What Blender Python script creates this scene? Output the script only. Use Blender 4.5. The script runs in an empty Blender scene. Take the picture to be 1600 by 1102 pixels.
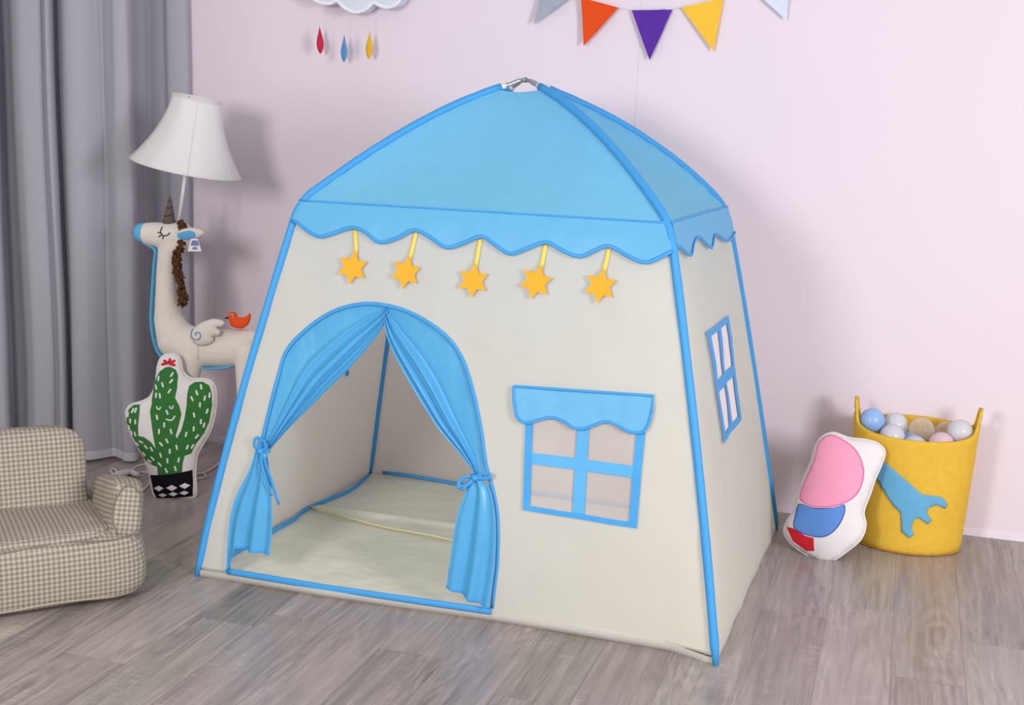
import bpy, bmesh, math, random
import numpy as np
from mathutils import Vector, Matrix, noise
from mathutils.geometry import delaunay_2d_cdt
from mathutils.bvhtree import BVHTree

random.seed(7)
scn = bpy.context.scene
COL = scn.collection

# ------------------------------------------------------------------ camera
FPX = 1959.1
CAM_LOC = Vector((1.6103, -2.6065, 1.1523))
cd = bpy.data.cameras.new('camera')
cam = bpy.data.objects.new('camera', cd)
COL.objects.link(cam)
cam.location = CAM_LOC
cam.rotation_euler = (1.3852, -0.03454, 0.30703)
cd.sensor_fit = 'HORIZONTAL'
cd.sensor_width = 36
cd.lens = FPX / 1600 * 36
cd.clip_start = .05
scn.camera = cam
CAM_ROT = cam.rotation_euler.to_matrix()

# ------------------------------------------------------------------ light
scn.view_settings.view_transform = 'Standard'
scn.view_settings.look = 'None'
scn.view_settings.gamma = 1
scn.view_settings.use_curve_mapping = False
scn.view_settings.exposure = 0.0
wd = bpy.data.worlds.new('world')
scn.world = wd
wd.use_nodes = True
wd.node_tree.nodes['Background'].inputs[0].default_value = (.96, .97, 1, 1)
wd.node_tree.nodes['Background'].inputs[1].default_value = .51


def area(name, loc, target, size, power, color=(1, 1, 1)):
    l = bpy.data.lights.new(name, 'AREA')
    l.shape = 'RECTANGLE'
    l.size, l.size_y = size
    l.energy = power
    l.color = color
    o = bpy.data.objects.new(name, l)
    COL.objects.link(o)
    o.location = loc
    o.rotation_euler = (Vector(target) - Vector(loc)).to_track_quat('-Z', 'Y').to_euler()
    return o


area('softbox_light_near_camera', (.30, -2.7, 1.42), (.3, .7, .6), (.5, .5), 45, (1, .985, .965))
area('softbox_light_on_the_right', (3.8, -2.1, 1.45), (1.3, .7, .4), (.8, 1.0), 88, (.97, .965, 1))


# ------------------------------------------------------------------ helpers
def lin(c):
    c = c / 255
    return c / 12.92 if c <= .04045 else ((c + .055) / 1.055) ** 2.4


def rgb(r, g, b):
    return (lin(r), lin(g), lin(b), 1)


def mat(name, col, rough=.8, spec=.3, transl=0, bump=0, bscale=300, var=0, vscale=6, metal=0, sheen=0,
        alpha=1, trans=0, ior=1.45, bdist=.002, bstretch=(1, 1, 1), tcol=None):
    m = bpy.data.materials.new(name)
    m.use_nodes = True
    nt = m.node_tree
    N, L = nt.nodes, nt.links
    b = N['Principled BSDF']
    out = N['Material Output']
    b.inputs['Base Color'].default_value = rgb(*col)
    b.inputs['Roughness'].default_value = rough
    b.inputs['Specular IOR Level'].default_value = spec
    b.inputs['Metallic'].default_value = metal
    b.inputs['Sheen Weight'].default_value = sheen
    b.inputs['Transmission Weight'].default_value = trans
    b.inputs['IOR'].default_value = ior
    tc = N.new('ShaderNodeTexCoord')
    colsock = None
    if var:
        n = N.new('ShaderNodeTexNoise')
        n.inputs['Scale'].default_value = vscale
        n.inputs['Detail'].default_value = 5
        L.new(tc.outputs['Object'], n.inputs['Vector'])
        mp = N.new('ShaderNodeMapRange')
        mp.inputs['From Min'].default_value = .3
        mp.inputs['From Max'].default_value = .7
        mp.inputs['To Min'].default_value = 1 - var
        mp.inputs['To Max'].default_value = 1 + var
        L.new(n.outputs['Fac'], mp.inputs['Value'])
        mx = N.new('ShaderNodeVectorMath')
        mx.operation = 'SCALE'
        mx.inputs[0].default_value = rgb(*col)[:3]
        L.new(mp.outputs['Result'], mx.inputs['Scale'])
        colsock = mx.outputs['Vector']
        L.new(colsock, b.inputs['Base Color'])
    if bump:
        n2 = N.new('ShaderNodeTexNoise')
        n2.inputs['Scale'].default_value = bscale
        n2.inputs['Detail'].default_value = 3
        mpb = N.new('ShaderNodeMapping')
        mpb.inputs['Scale'].default_value = bstretch
        L.new(tc.outputs['Object'], mpb.inputs['Vector'])
        L.new(mpb.outputs[0], n2.inputs['Vector'])
        bp = N.new('ShaderNodeBump')
        bp.inputs['Strength'].default_value = bump
        bp.inputs['Distance'].default_value = bdist
        L.new(n2.outputs['Fac'], bp.inputs['Height'])
        L.new(bp.outputs['Normal'], b.inputs['Normal'])
    last = b.outputs[0]
    if transl:
        t = N.new('ShaderNodeBsdfTranslucent')
        t.inputs['Color'].default_value = rgb(*col)
        if tcol:
            t.inputs['Color'].default_value = rgb(*tcol)
        elif colsock:
            L.new(colsock, t.inputs['Color'])
        mxs = N.new('ShaderNodeMixShader')
        mxs.inputs[0].default_value = transl
        L.new(last, mxs.inputs[1])
        L.new(t.outputs[0], mxs.inputs[2])
        last = mxs.outputs[0]
    if alpha < 1:
        t = N.new('ShaderNodeBsdfTransparent')
        mxs = N.new('ShaderNodeMixShader')
        mxs.inputs[0].default_value = alpha
        L.new(t.outputs[0], mxs.inputs[1])
        L.new(last, mxs.inputs[2])
        last = mxs.outputs[0]
    L.new(last, out.inputs['Surface'])
    return m


def ray(u, v):
    d = Vector(((u - 800) / FPX, -(v - 551) / FPX, -1))
    return CAM_LOC.copy(), CAM_ROT @ d


def on_plane(u, v, p, n):
    o, d = ray(u, v)
    n = Vector(n)
    return o + d * ((Vector(p) - o).dot(n) / d.dot(n))


def at_y(u, v, y):
    return on_plane(u, v, (0, y, 0), (0, 1, 0))


def at_z(u, v, z):
    return on_plane(u, v, (0, 0, z), (0, 0, 1))


def mesh_obj(name, verts, faces, mats, parent=None, midx=None, smooth=True, world=False):
    """link one mesh object; world=True: verts are world coords, converted to the parent's frame"""
    if world and parent is not None:
        inv = parent.matrix_basis.inverted()
        if parent.parent:
            inv = inv @ parent.parent.matrix_basis.inverted()
        verts = [inv @ Vector(v) for v in verts]
    me = bpy.data.meshes.new(name)
    me.from_pydata([tuple(v) for v in verts], [], faces)
    if not isinstance(mats, (list, tuple)):
        mats = [mats]
    for m in mats:
        me.materials.append(m)
    if midx is not None:
        me.polygons.foreach_set('material_index', midx)
    me.polygons.foreach_set('use_smooth', [smooth] * len(me.polygons))
    me.update()
    o = bpy.data.objects.new(name, me)
    COL.objects.link(o)
    if parent is not None:
        o.parent = parent
    return o


def fix_normals(o):
    bm = bmesh.new()
    bm.from_mesh(o.data)
    bmesh.ops.recalc_face_normals(bm, faces=bm.faces)
    bm.to_mesh(o.data)
    bm.free()
    return o


def thing(name, label, cat, loc=(0, 0, 0), rotz=0, group=None, matrix=None):
    o = bpy.data.objects.new(name, None)
    o.empty_display_size = .05
    COL.objects.link(o)
    if matrix is not None:
        o.matrix_basis = matrix
    else:
        o.location = loc
        o.rotation_euler = (0, 0, rotz)
        o.matrix_basis = Matrix.Translation(loc) @ Matrix.Rotation(rotz, 4, 'Z')
    return tag(o, label, cat, group)


def tag(o, label, cat, group=None):
    o['label'] = label
    o['category'] = cat
    if group:
        o['group'] = group
    return o


def resample(pts, step, closed=False):
    P = [np.array(p, float) for p in pts]
    if closed:
        P = P + [P[0]]
    out = []
    for a, b in zip(P[:-1], P[1:]):
        n = max(1, int(math.ceil(np.linalg.norm(b - a) / step)))
        for i in range(n):
            out.append(a + (b - a) * i / n)
    if not closed:
        out.append(P[-1])
    return out


def smooth_path(pts, n=8, closed=False):
    """Catmull-Rom through the points"""
    P = [np.array(p, float) for p in pts]
    m = len(P)
    out = []
    rng = range(m) if closed else range(m - 1)
    for i in rng:
        p1, p2 = P[i], P[(i + 1) % m]
        p0 = P[i - 1] if (closed or i > 0) else 2 * p1 - p2
        p3 = P[(i + 2) % m] if (closed or i + 2 < m) else 2 * p2 - p1
        for k in range(n):
            t = k / n
            out.append(.5 * (2 * p1 + (p2 - p0) * t + (2 * p0 - 5 * p1 + 4 * p2 - p3) * t * t
                             + (3 * p1 - p0 - 3 * p2 + p3) * t ** 3))
    if not closed:
        out.append(P[-1])
    return out


def inside(pts, poly):
    pts = np.asarray(pts)
    poly = np.asarray(poly)
    x, y = pts[:, 0], pts[:, 1]
    r = np.zeros(len(pts), bool)
    j = len(poly) - 1
    for i in range(len(poly)):
        xi, yi = poly[i]
        xj, yj = poly[j]
        if yi != yj:
            c = ((yi > y) != (yj > y)) & (x < (xj - xi) * (y - yi) / (yj - yi) + xi)
            r ^= c
        j = i
    return r


def cdt(outline, step, holes=(), regions=()):
    """triangulate a 2D outline with holes and (poly, index) regions -> verts2d, tris, region index, boundary mask"""
    loops = [resample(outline, step, True)]
    loops += [resample(h, step, True) for h in holes]
    loops += [resample(r[0], step, True) for r in regions]
    V, Ed = [], []
    for lp in loops:
        s = len(V)
        V += lp
        Ed += [(s + i, s + (i + 1) % len(lp)) for i in range(len(lp))]
    B = np.array(V)
    mn, mx = B.min(0), B.max(0)
    g = []
    row = 0
    y = mn[1]
    while y < mx[1]:
        x = mn[0] + (step / 2 if row % 2 else 0)
        while x < mx[0]:
            g.append((x + random.uniform(-.12, .12) * step, y + random.uniform(-.12, .12) * step))
            x += step
        y += step * .87
        row += 1
    g = np.array(g)
    ok = inside(g, loops[0])
    for i in range(len(holes)):
        ok &= ~inside(g, loops[1 + i])
    g = g[ok]
    keep = np.ones(len(g), bool)
    for i in range(0, len(g), 500):
        d = np.sqrt(((g[i:i + 500, None, :] - B[None]) ** 2).sum(2)).min(1)
        keep[i:i + 500] = d > step * .5
    g = g[keep]
    allv = [Vector(v) for v in list(B) + list(g)]
    rv, re, rf, ov, oe, of = delaunay_2d_cdt(allv, Ed, [], 0, 1e-7)
    W = np.array([tuple(v) for v in rv])
    T = np.array([f for f in rf if len(f) == 3])
    cen = W[T].mean(1)
    ok = inside(cen, loops[0])
    for i in range(len(holes)):
        ok &= ~inside(cen, loops[1 + i])
    T = T[ok]
    cen = cen[ok]
    ri = np.zeros(len(T), int)
    for k, (poly, idx) in enumerate(regions):
        ri[inside(cen, loops[1 + len(holes) + k])] = idx
    # drop slivers
    a, b, c = W[T[:, 0]], W[T[:, 1]], W[T[:, 2]]
    cr = np.abs((b - a)[:, 0] * (c - a)[:, 1] - (b - a)[:, 1] * (c - a)[:, 0])
    lm = np.maximum(np.maximum(((b - a) ** 2).sum(1), ((c - b) ** 2).sum(1)), ((a - c) ** 2).sum(1))
    ok = cr > lm * 2e-3
    T, ri = T[ok], ri[ok]
    # counter-clockwise
    a, b, c = W[T[:, 0]], W[T[:, 1]], W[T[:, 2]]
    cr = (b - a)[:, 0] * (c - a)[:, 1] - (b - a)[:, 1] * (c - a)[:, 0]
    T[cr < 0] = T[cr < 0][:, ::-1]
    ecount = {}
    for t in T:
        for i in range(3):
            e = tuple(sorted((t[i], t[(i + 1) % 3])))
            ecount[e] = ecount.get(e, 0) + 1
    bnd = np.zeros(len(W), bool)
    for e, n in ecount.items():
        if n == 1:
            bnd[list(e)] = True
    return W, T, ri, bnd


def inflate(W, T, bnd, it=400):
    """membrane height over the triangulation, 0 at the boundary, max 1"""
    n = len(W)
    E = np.vstack([T[:, [0, 1]], T[:, [1, 2]], T[:, [2, 0]]])
    E = np.unique(np.sort(E, 1), axis=0)
    deg = np.bincount(E.ravel(), minlength=n).astype(float)
    deg[deg == 0] = 1
    u = np.zeros(n)
    for _ in range(it):
        s = np.bincount(E[:, 0], u[E[:, 1]], n) + np.bincount(E[:, 1], u[E[:, 0]], n)
        u = s / deg + 1
        u[bnd] = 0
    u /= u.max()
    return np.sqrt(u)


def cushion(name, outline, step, thick, mats, parent, regions=(), back=0, power=1.0, wob=.0, front_bias=.5):
    """stuffed cushion in the parent's local frame: x right, z up, front is -y"""
    W, T, ri, bnd = cdt(outline, step, (), regions)
    h = inflate(W, T, bnd) ** power
    verts, faces, mi = [], [], []
    for (x, z), hh in zip(W, h):
        w = wob * noise.noise(Vector((x * 14, z * 14, 3))) * hh
        verts.append((x, -thick * 2 * front_bias * hh - w, z))
    nb = {}
    for i, (x, z) in enumerate(W):
        if bnd[i]:
            nb[i] = i
        else:
            nb[i] = len(verts)
            verts.append((x, thick * 2 * (1 - front_bias) * h[i], z))
    for t, r in zip(T, ri):
        faces.append(tuple(int(i) for i in t))
        mi.append(int(r))
    for t in T:
        f = tuple(nb[int(i)] for i in t[::-1])
        if len(set(f)) == 3 and not all(bnd[int(i)] for i in t):
            faces.append(f)
            mi.append(back)
    return mesh_obj(name, verts, faces, mats, parent, mi)


def frames(P, up=None):
    P = [Vector(p) for p in P]
    T = []
    for i in range(len(P)):
        a = P[max(0, i - 1)]
        b = P[min(len(P) - 1, i + 1)]
        T.append((b - a).normalized())
    if up is None:
        up = Vector((0, 0, 1)) if abs(T[0].z) < .9 else Vector((0, 1, 0))
    N = []
    n = Vector(up)
    for i, t in enumerate(T):
        n2 = (n - t * n.dot(t))
        if n2.length < 1e-6:
            n2 = t.orthogonal()
        n2.normalize()
        N.append(n2)
        n = n2
    return P, T, N


def tube_geo(P, r, seg=10, r2=None, up=None, closed=False, caps=True):
    """r along the normal (up), r2 across; r may be a list"""
    if closed:
        P = list(P) + [P[0]]
    P, T, N = frames(P, up)
    V, F = [], []
    for i, p in enumerate(P):
        ra = r[i] if isinstance(r, (list, tuple, np.ndarray)) else r
        rb = ra if r2 is None else (r2[i] if isinstance(r2, (list, tuple, np.ndarray)) else r2)
        b = T[i].cross(N[i])
        for k in range(seg):
            a = 2 * math.pi * k / seg
            V.append(p + N[i] * ra * math.cos(a) + b * rb * math.sin(a))
    for i in range(len(P) - 1):
        for k in range(seg):
            k2 = (k + 1) % seg
            F.append((i * seg + k, i * seg + k2, (i + 1) * seg + k2, (i + 1) * seg + k))
    if caps and not closed:
        F.append(tuple(range(seg - 1, -1, -1)))
        F.append(tuple((len(P) - 1) * seg + k for k in range(seg)))
    return V, F


def join_geo(*gs):
    V, F = [], []
    for v, f in gs:
        s = len(V)
        V += list(v)
        F += [tuple(i + s for i in q) for q in f]
    return V, F


def tube(name, P, r, m, parent=None, world=False, **kw):
    V, F = tube_geo(P, r, **kw)
    return fix_normals(mesh_obj(name, V, F, m, parent, world=world))


def grid_geo(fn, nu, nv):
    V = [fn(i / nu, j / nv) for j in range(nv + 1) for i in range(nu + 1)]
    F = [(j * (nu + 1) + i, j * (nu + 1) + i + 1, (j + 1) * (nu + 1) + i + 1, (j + 1) * (nu + 1) + i)
         for j in range(nv) for i in range(nu)]
    return V, F


def sphere_geo(c, r, nu=24, nv=14, sc=(1, 1, 1)):
    V, F = [], []
    for j in range(nv + 1):
        p = math.pi * j / nv
        for i in range(nu):
            a = 2 * math.pi * i / nu
            V.append(Vector(c) + Vector((r * sc[0] * math.sin(p) * math.cos(a), r * sc[1] * math.sin(p) * math.sin(a),
                                         r * sc[2] * math.cos(p))))
    for j in range(nv):
        for i in range(nu):
            i2 = (i + 1) % nu
            if j == 0:
                F.append((0 * nu + i, nu + i, nu + i2))
            elif j == nv - 1:
                F.append((j * nu + i, (j + 1) * nu, j * nu + i2))
            else:
                F.append((j * nu + i, (j + 1) * nu + i, (j + 1) * nu + i2, j * nu + i2))
    return V, F


def clean(o):
    bm = bmesh.new()
    bm.from_mesh(o.data)
    bmesh.ops.remove_doubles(bm, verts=bm.verts, dist=1e-5)
    loose = [v for v in bm.verts if not v.link_faces]
    bmesh.ops.delete(bm, geom=loose, context='VERTS')
    bmesh.ops.recalc_face_normals(bm, faces=bm.faces)
    bm.to_mesh(o.data)
    bm.free()
    return o


def blob(name, chains, mats, parent, voxel=.006, smooth=8, world=True):
    """one continuous soft body: tapered chains of spheres fused by a voxel remesh"""
    gs = []
    for ch in chains:
        for (a, b) in zip(ch[:-1], ch[1:]):
            pa, pb = Vector(a[:3]), Vector(b[:3])
            n = max(1, int((pb - pa).length / (min(a[3], b[3]) * .3)))
            for i in range(n + 1):
                t = i / n
                gs.append(sphere_geo(pa.lerp(pb, t), a[3] + (b[3] - a[3]) * t, 14, 8))
    V, F = join_geo(*gs)
    o = mesh_obj(name + '_raw', V, F, mats, None)
    rm = o.modifiers.new('r', 'REMESH')
    rm.mode = 'VOXEL'
    rm.voxel_size = voxel
    sm = o.modifiers.new('s', 'SMOOTH')
    sm.iterations = smooth
    sm.factor = .5
    dg = bpy.context.evaluated_depsgraph_get()
    me = bpy.data.meshes.new_from_object(o.evaluated_get(dg))
    vs = [v.co.copy() for v in me.vertices]
    fs = [tuple(p.vertices) for p in me.polygons]
    bpy.data.objects.remove(o)
    bpy.data.meshes.remove(me)
    return mesh_obj(name, vs, fs, mats, parent, world=world)


def hit(o, u, v, off=.001):
    """world point on object o's surface along the sight line (u, v), lifted a little off the surface"""
    M = o.matrix_basis.copy()
    q = o.parent
    while q is not None:
        M = q.matrix_basis @ M
        q = q.parent
    Vw = [M @ w.co for w in o.data.vertices]
    key = o.name
    if key not in hit.cache:
        hit.cache[key] = BVHTree.FromPolygons(Vw, [tuple(p.vertices) for p in o.data.polygons])
    og, d = ray(u, v)
    p, n, i, dist = hit.cache[key].ray_cast(og, d.normalized())
    if p is None:
        return None
    if n.dot(d) > 0:
        n = -n
    return p + n * off


hit.cache = {}


def structure(o):
    o['kind'] = 'structure'
    return o


# ------------------------------------------------------------------ materials
BLUE = (118, 196, 240)
M_roof = mat('sky_blue_polyester', (136, 215, 254), .5, .4, transl=.46, var=.02, vscale=30, bump=.25, bscale=9, bdist=.012)
M_valance = mat('sky_blue_valance_cloth', (104, 182, 226), .5, .4, transl=.15, var=.02, vscale=30)
M_trim = mat('bright_blue_binding', (70, 162, 226), .5, .35, transl=.1, bump=.25, bscale=45, bdist=.004)
M_drape = mat('glossy_blue_polyester', (90, 178, 230), .33, .6, transl=.25, var=.03, vscale=12, bump=.4, bscale=16, bdist=.012, bstretch=(1, 1, .45))
M_cream = mat('cream_polyester', (245, 244, 239), .55, .35, tcol=(248, 241, 224), transl=.58, var=.012, vscale=9, bump=.35, bscale=7, bdist=.014)
M_matf = mat('cream_groundsheet', (232, 227, 208), .36, .5, var=.03, vscale=7, bump=.5, bscale=9, bdist=.018)
M_seam = mat('pale_yellow_seam', (226, 218, 172), .6, .3)
M_mesh = mat('fine_white_mesh', (222, 212, 208), .8, .2, alpha=.52)
M_sidemesh = mat('fine_white_side_mesh', (238, 228, 232), .8, .2, alpha=.8)
M_felt = mat('amber_felt', (238, 172, 56), .95, .1, var=.03, vscale=120, bump=.2, bscale=900)
M_ribbon = mat('yellow_ribbon', (250, 206, 88), .5, .4)
M_chrome = mat('shiny_metal', (190, 192, 198), .2, .5, metal=1)
M_white_pl = mat('white_plastic', (232, 230, 230), .35, .5)

# ------------------------------------------------------------------ the setting
WALL_Y = 1.1434


def box_geo(x0, x1, y0, y1, z0, z1):
    V = [(x, y, z) for z in (z0, z1) for y in (y0, y1) for x in (x0, x1)]
    F = [(0, 2, 3, 1), (4, 5, 7, 6), (0, 1, 5, 4), (2, 6, 7, 3), (0, 4, 6, 2), (1, 3, 7, 5)]
    return V, F


# floor: planks laid towards the wall, each with its own tone
def floor_material():
    m = bpy.data.materials.new('grey_oak_planks')
    m.use_nodes = True
    nt = m.node_tree
    N, L = nt.nodes, nt.links
    b = N['Principled BSDF']
    at = N.new('ShaderNodeAttribute')
    at.attribute_name = 'plank'
    sep = N.new('ShaderNodeSeparateColor')
    L.new(at.outputs['Color'], sep.inputs[0])
    tc = N.new('ShaderNodeTexCoord')
    off = N.new('ShaderNodeVectorMath')
    off.operation = 'MULTIPLY_ADD'
    L.new(at.outputs['Color'], off.inputs[0])
    off.inputs[1].default_value = (13, 9, 5)
    L.new(tc.outputs['Object'], off.inputs[2])

    def nz(scale, detail=4, rough=.6, dist=0):
        mp = N.new('ShaderNodeMapping')
        mp.inputs['Scale'].default_value = scale
        L.new(off.outputs[0], mp.inputs['Vector'])
        n = N.new('ShaderNodeTexNoise')
        n.inputs['Scale'].default_value = 1
        n.inputs['Detail'].default_value = detail
        n.inputs['Roughness'].default_value = rough
        n.inputs['Distortion'].default_value = dist
        L.new(mp.outputs[0], n.inputs['Vector'])
        return n.outputs['Fac']

    def ramp(s, a, bb, c0, c1):
        r = N.new('ShaderNodeMapRange')
        r.inputs['From Min'].default_value = a
        r.inputs['From Max'].default_value = bb
        r.inputs['To Min'].default_value = c0
        r.inputs['To Max'].default_value = c1
        L.new(s, r.inputs['Value'])
        return r.outputs['Result']

    def mth(op, a, bb):
        q = N.new('ShaderNodeMath')
        q.operation = op
        for i, s in enumerate((a, bb)):
            if isinstance(s, (int, float)):
                q.inputs[i].default_value = s
            else:
                L.new(s, q.inputs[i])
        return q.outputs[0]

    broad = nz((8, .9, 1), 4, .55, .7)          # cathedral-like broad figure
    grain = nz((52, 2.4, 1), 6, .68, .5)          # long grain
    fine = nz((210, 6, 1), 3, .7)                # limed pores
    saw = nz((26, 190, 1), 2, .6, .4)            # cross saw marks
    sawm = nz((7, 3, 1), 2)
    mask = nz((9, 2, 1), 3)
    # rings: wave of the distorted broad figure
    ring = mth('SINE', mth('MULTIPLY', broad, 75), 0)
    kmp = N.new('ShaderNodeMapping')
    kmp.inputs['Scale'].default_value = (2.9, .75, 1)
    L.new(off.outputs[0], kmp.inputs['Vector'])
    kv = N.new('ShaderNodeTexVoronoi')
    kv.voronoi_dimensions = '2D'
    kv.inputs['Scale'].default_value = 1
    L.new(kmp.outputs[0], kv.inputs['Vector'])
    kd = mth('ADD', kv.outputs['Distance'], mth('MULTIPLY', nz((14, 4, 1), 3), .22))
    knot = mth('MULTIPLY', mth('SINE', mth('MULTIPLY', kd, 85), 0), ramp(kd, .18, .42, .10, 0))
    core = ramp(kd, .10, .17, -.18, 0)
    val = mth('ADD', ramp(sep.outputs[0], 0, 1, .70, 1.12), ramp(broad, .3, .7, -.12, .12))
    val = mth('ADD', val, ramp(grain, .3, .7, -.22, .22))
    val = mth('ADD', val, mth('MULTIPLY', ramp(ring, -1, 1, -.12, .12), ramp(mask, .45, .6, 0, 1)))
    val = mth('ADD', val, ramp(fine, .54, .72, 0, .30))
    val = mth('ADD', val, mth('ADD', knot, core))
    val = mth('ADD', val, mth('MULTIPLY', ramp(saw, .54, .66, 0, .30), ramp(sawm, .52, .62, 0, 1)))
    hue = N.new('ShaderNodeMix')
    hue.data_type = 'RGBA'
    hue.inputs[6].default_value = rgb(162, 152, 145)
    hue.inputs[7].default_value = rgb(163, 149, 146)
    L.new(sep.outputs[1], hue.inputs[0])
    sc = N.new('ShaderNodeVectorMath')
    sc.operation = 'SCALE'
    L.new(hue.outputs[2], sc.inputs[0])
    L.new(val, sc.inputs['Scale'])
    L.new(sc.outputs[0], b.inputs['Base Color'])
    b.inputs['Roughness'].default_value = .36
    L.new(ramp(fine, .4, .7, .27, .45), b.inputs['Roughness'])
    b.inputs['Specular IOR Level'].default_value = .5
    bp = N.new('ShaderNodeBump')
    bp.inputs['Strength'].default_value = .12
    bp.inputs['Distance'].default_value = .001
    L.new(fine, bp.inputs['Height'])
    L.new(bp.outputs[0], b.inputs['Normal'])
    return m


def build_floor():
    rnd = random.Random(3)
    w, L = .153, 1.22
    known = {0: -.498, 1: -.222, 4: -.225, 9: .33, 11: .055, 12: .315}
    V, F, C = [], [], []
    x0, x1, y0, y1 = -1.85, 4.1, -3.4, WALL_Y + .02
    V += [(x0, y0, -.0008), (x1, y0, -.0008), (x1, y1, -.0008), (x0, y1, -.0008)]
    F.append((0, 1, 2, 3))
    C.append((.3, .5, .5))
    for k in range(int((x0 + .02) / w) - 1, int((x1 + .02) / w) + 1):
        a = -.02 + k * w
        j = known.get(k, rnd.uniform(0, L))
        y = j - L * 6
        while y < y1:
            c = (rnd.random(), rnd.random(), rnd.random())
            ya, yb = max(y, y0), min(y + L, y1)
            if yb > ya:
                g = .0003
                s = len(V)
                V += [(a + g, ya + g, 0), (a + w - g, ya + g, 0), (a + w - g, yb - g, 0), (a + g, yb - g, 0)]
                F.append((s, s + 1, s + 2, s + 3))
                C.append(c)
            y += L
    o = mesh_obj('floor', V, F, floor_material(), None, smooth=False)
    ca = o.data.attributes.new('plank', 'FLOAT_COLOR', 'FACE')
    for i, c in enumerate(C):
        ca.data[i].color = (*c, 1)
    structure(o)


build_floor()

# the pink wall, papered in sheets: a hair-wide seam between two lengths
M_wall = mat('pale_pink_wallpaper', (231, 217, 226), .85, .2, bump=.06, bscale=120, var=.008, vscale=3)
V, F = join_geo(box_geo(-1.85, .8075, WALL_Y, WALL_Y + .08, -.01, 2.5), box_geo(.8083, 4.1, WALL_Y, WALL_Y + .08, -.01, 2.5),
                box_geo(.80, .81, WALL_Y + .001, WALL_Y + .08, -.01, 2.5))
structure(mesh_obj('wall_back', V, F, M_wall, smooth=False))
M_lwall = mat('off_white_side_wall', (226, 222, 222), .9, .2, bump=.05, bscale=100)
structure(mesh_obj('wall_left', *box_geo(-1.93, -1.85, -3.4, WALL_Y + .08, -.01, 2.5), M_lwall, smooth=False))
M_base = mat('pale_skirting', (236, 226, 236), .6, .3, bump=.03, bscale=60)
structure(mesh_obj('baseboard_back', *box_geo(-1.85, 4.1, WALL_Y - .003, WALL_Y, 0, .02), M_base, smooth=False))

# ------------------------------------------------------------------ curtain
M_curt = mat('grey_voile', (190, 188, 197), .85, .15, transl=.30, var=.02, vscale=160, bump=.15, bscale=700)
M_hem = mat('pale_grey_hem', (214, 211, 218), .85, .15, transl=.2)


def build_curtain():
    # folds in plan as (image column at mid height, depth): forward faces and the valleys between them
    spec = [(300, 1.125), (292, 1.09), (268, 1.07), (261, 1.09), (240, 1.085), (232, 1.06), (222, 1.04), (215, .98), (213, .88), (207, .805), (188, .785),
            (178, .80), (168, .815), (160, .80), (135, .755), (112, .745), (105, .80), (99, .83), (94, .765), (84, .74), (79, .765),
            (70, .745), (45, .73), (34, .755), (26, .83), (9, .835), (4, .75), (-14, .72), (-40, .73), (-55, .79), (-75, .77),
            (-95, .71), (-125, .70), (-140, .76), (-160, .78), (-180, .70), (-215, .69), (-235, .76), (-260, .74), (-290, .68)]
    plan = []
    for u, y in spec:
        p = at_y(u, 380, y)
        plan.append((p.x, p.y))
    C = smooth_path(plan, 6)
    n = len(C)
    z0, z1 = .010, 2.45
    nz = 40
    root = thing('curtain', 'long grey voile curtain hanging in soft folds beside the pink wall', 'curtain',
                 (C[n // 2][0], C[n // 2][1], z0))
    mid = np.mean(C, axis=0)

    def pt(i, z, push=0):
        c = np.array(C[i])
        w = noise.noise(Vector((i * .05, z * 1.2, 0))) * .010 + noise.noise(Vector((i * .21, z * 2.3, 5))) * .003
        k = min(1, (2.45 - z) / 2.2)
        return (c[0] + w * k * .8, c[1] - push + w * k, z)
    zs = [z0 + .028 + (z1 - z0 - .028) * j / nz for j in range(nz + 1)]
    V = [pt(i, z) for z in zs for i in range(n)]
    F = [(j * n + i, j * n + i + 1, (j + 1) * n + i + 1, (j + 1) * n + i) for j in range(nz) for i in range(n - 1)]
    mesh_obj('drape', V, F, M_curt, root, world=True)
    zh = [z0, z0 + .010, z0 + .020, z0 + .0285]
    V = [pt(i, z, .0012) for z in zh for i in range(n)]
    F = [(j * n + i, j * n + i + 1, (j + 1) * n + i + 1, (j + 1) * n + i) for j in range(3) for i in range(n - 1)]
    mesh_obj('hem', V, F, M_hem, root, world=True)


build_curtain()

# ------------------------------------------------------------------ play tent
TH = -0.02596
TW, TD, HE, HA = 1.30, 1.0008, .9325, 1.2456
KF = .1716 / .9325
tent = thing('play_tent', 'sky-blue and cream childrens play house tent standing open on the floor', 'tent', (0, 0, 0), TH)
TM = tent.matrix_basis.copy()
TMI = TM.inverted()


def poly(zs, xs, d=3):
    c = np.polyfit(zs, xs, d)
    return lambda z: float(np.polyval(c, z))


xFL = poly([0, .181, .387, .705, .854, .9325], [.0, .028, .065, .137, .171, .1915])
xFR = poly([0, .241, .571, .824, .9325], [1.301, 1.256, 1.191, 1.132, 1.109])
xBR = poly([0, .069, .199, .537, .867, .9325], [1.300, 1.290, 1.266, 1.203, 1.139, 1.120])


def yF(z): return KF * z
def yB(z): return TD - KF * z
def legFL(z): return Vector((xFL(z), yF(z), z))
def legFR(z): return Vector((xFR(z), yF(z), z))
def legBR(z): return Vector((xBR(z), yB(z), z))
def legBL(z): return Vector((TW - xBR(z) + .02 * z, yB(z), z))


FN = TM.to_3x3() @ Vector((0, -1, KF))


def fr(u, v):
    """image point -> (x, z) on the tent's sloping front"""
    p = TMI @ on_plane(u, v, (0, 0, 0), FN)
    return (p.x, p.z)


def crinkle(x, z, s=0):
    return (.0050 * noise.noise(Vector((x * 5, z * 4, s))) + .0032 * noise.noise(Vector((x * 13, z * 11, s + 7)))
            + .0009 * noise.noise(Vector((x * 34, z * 30, s + 3))))


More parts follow.
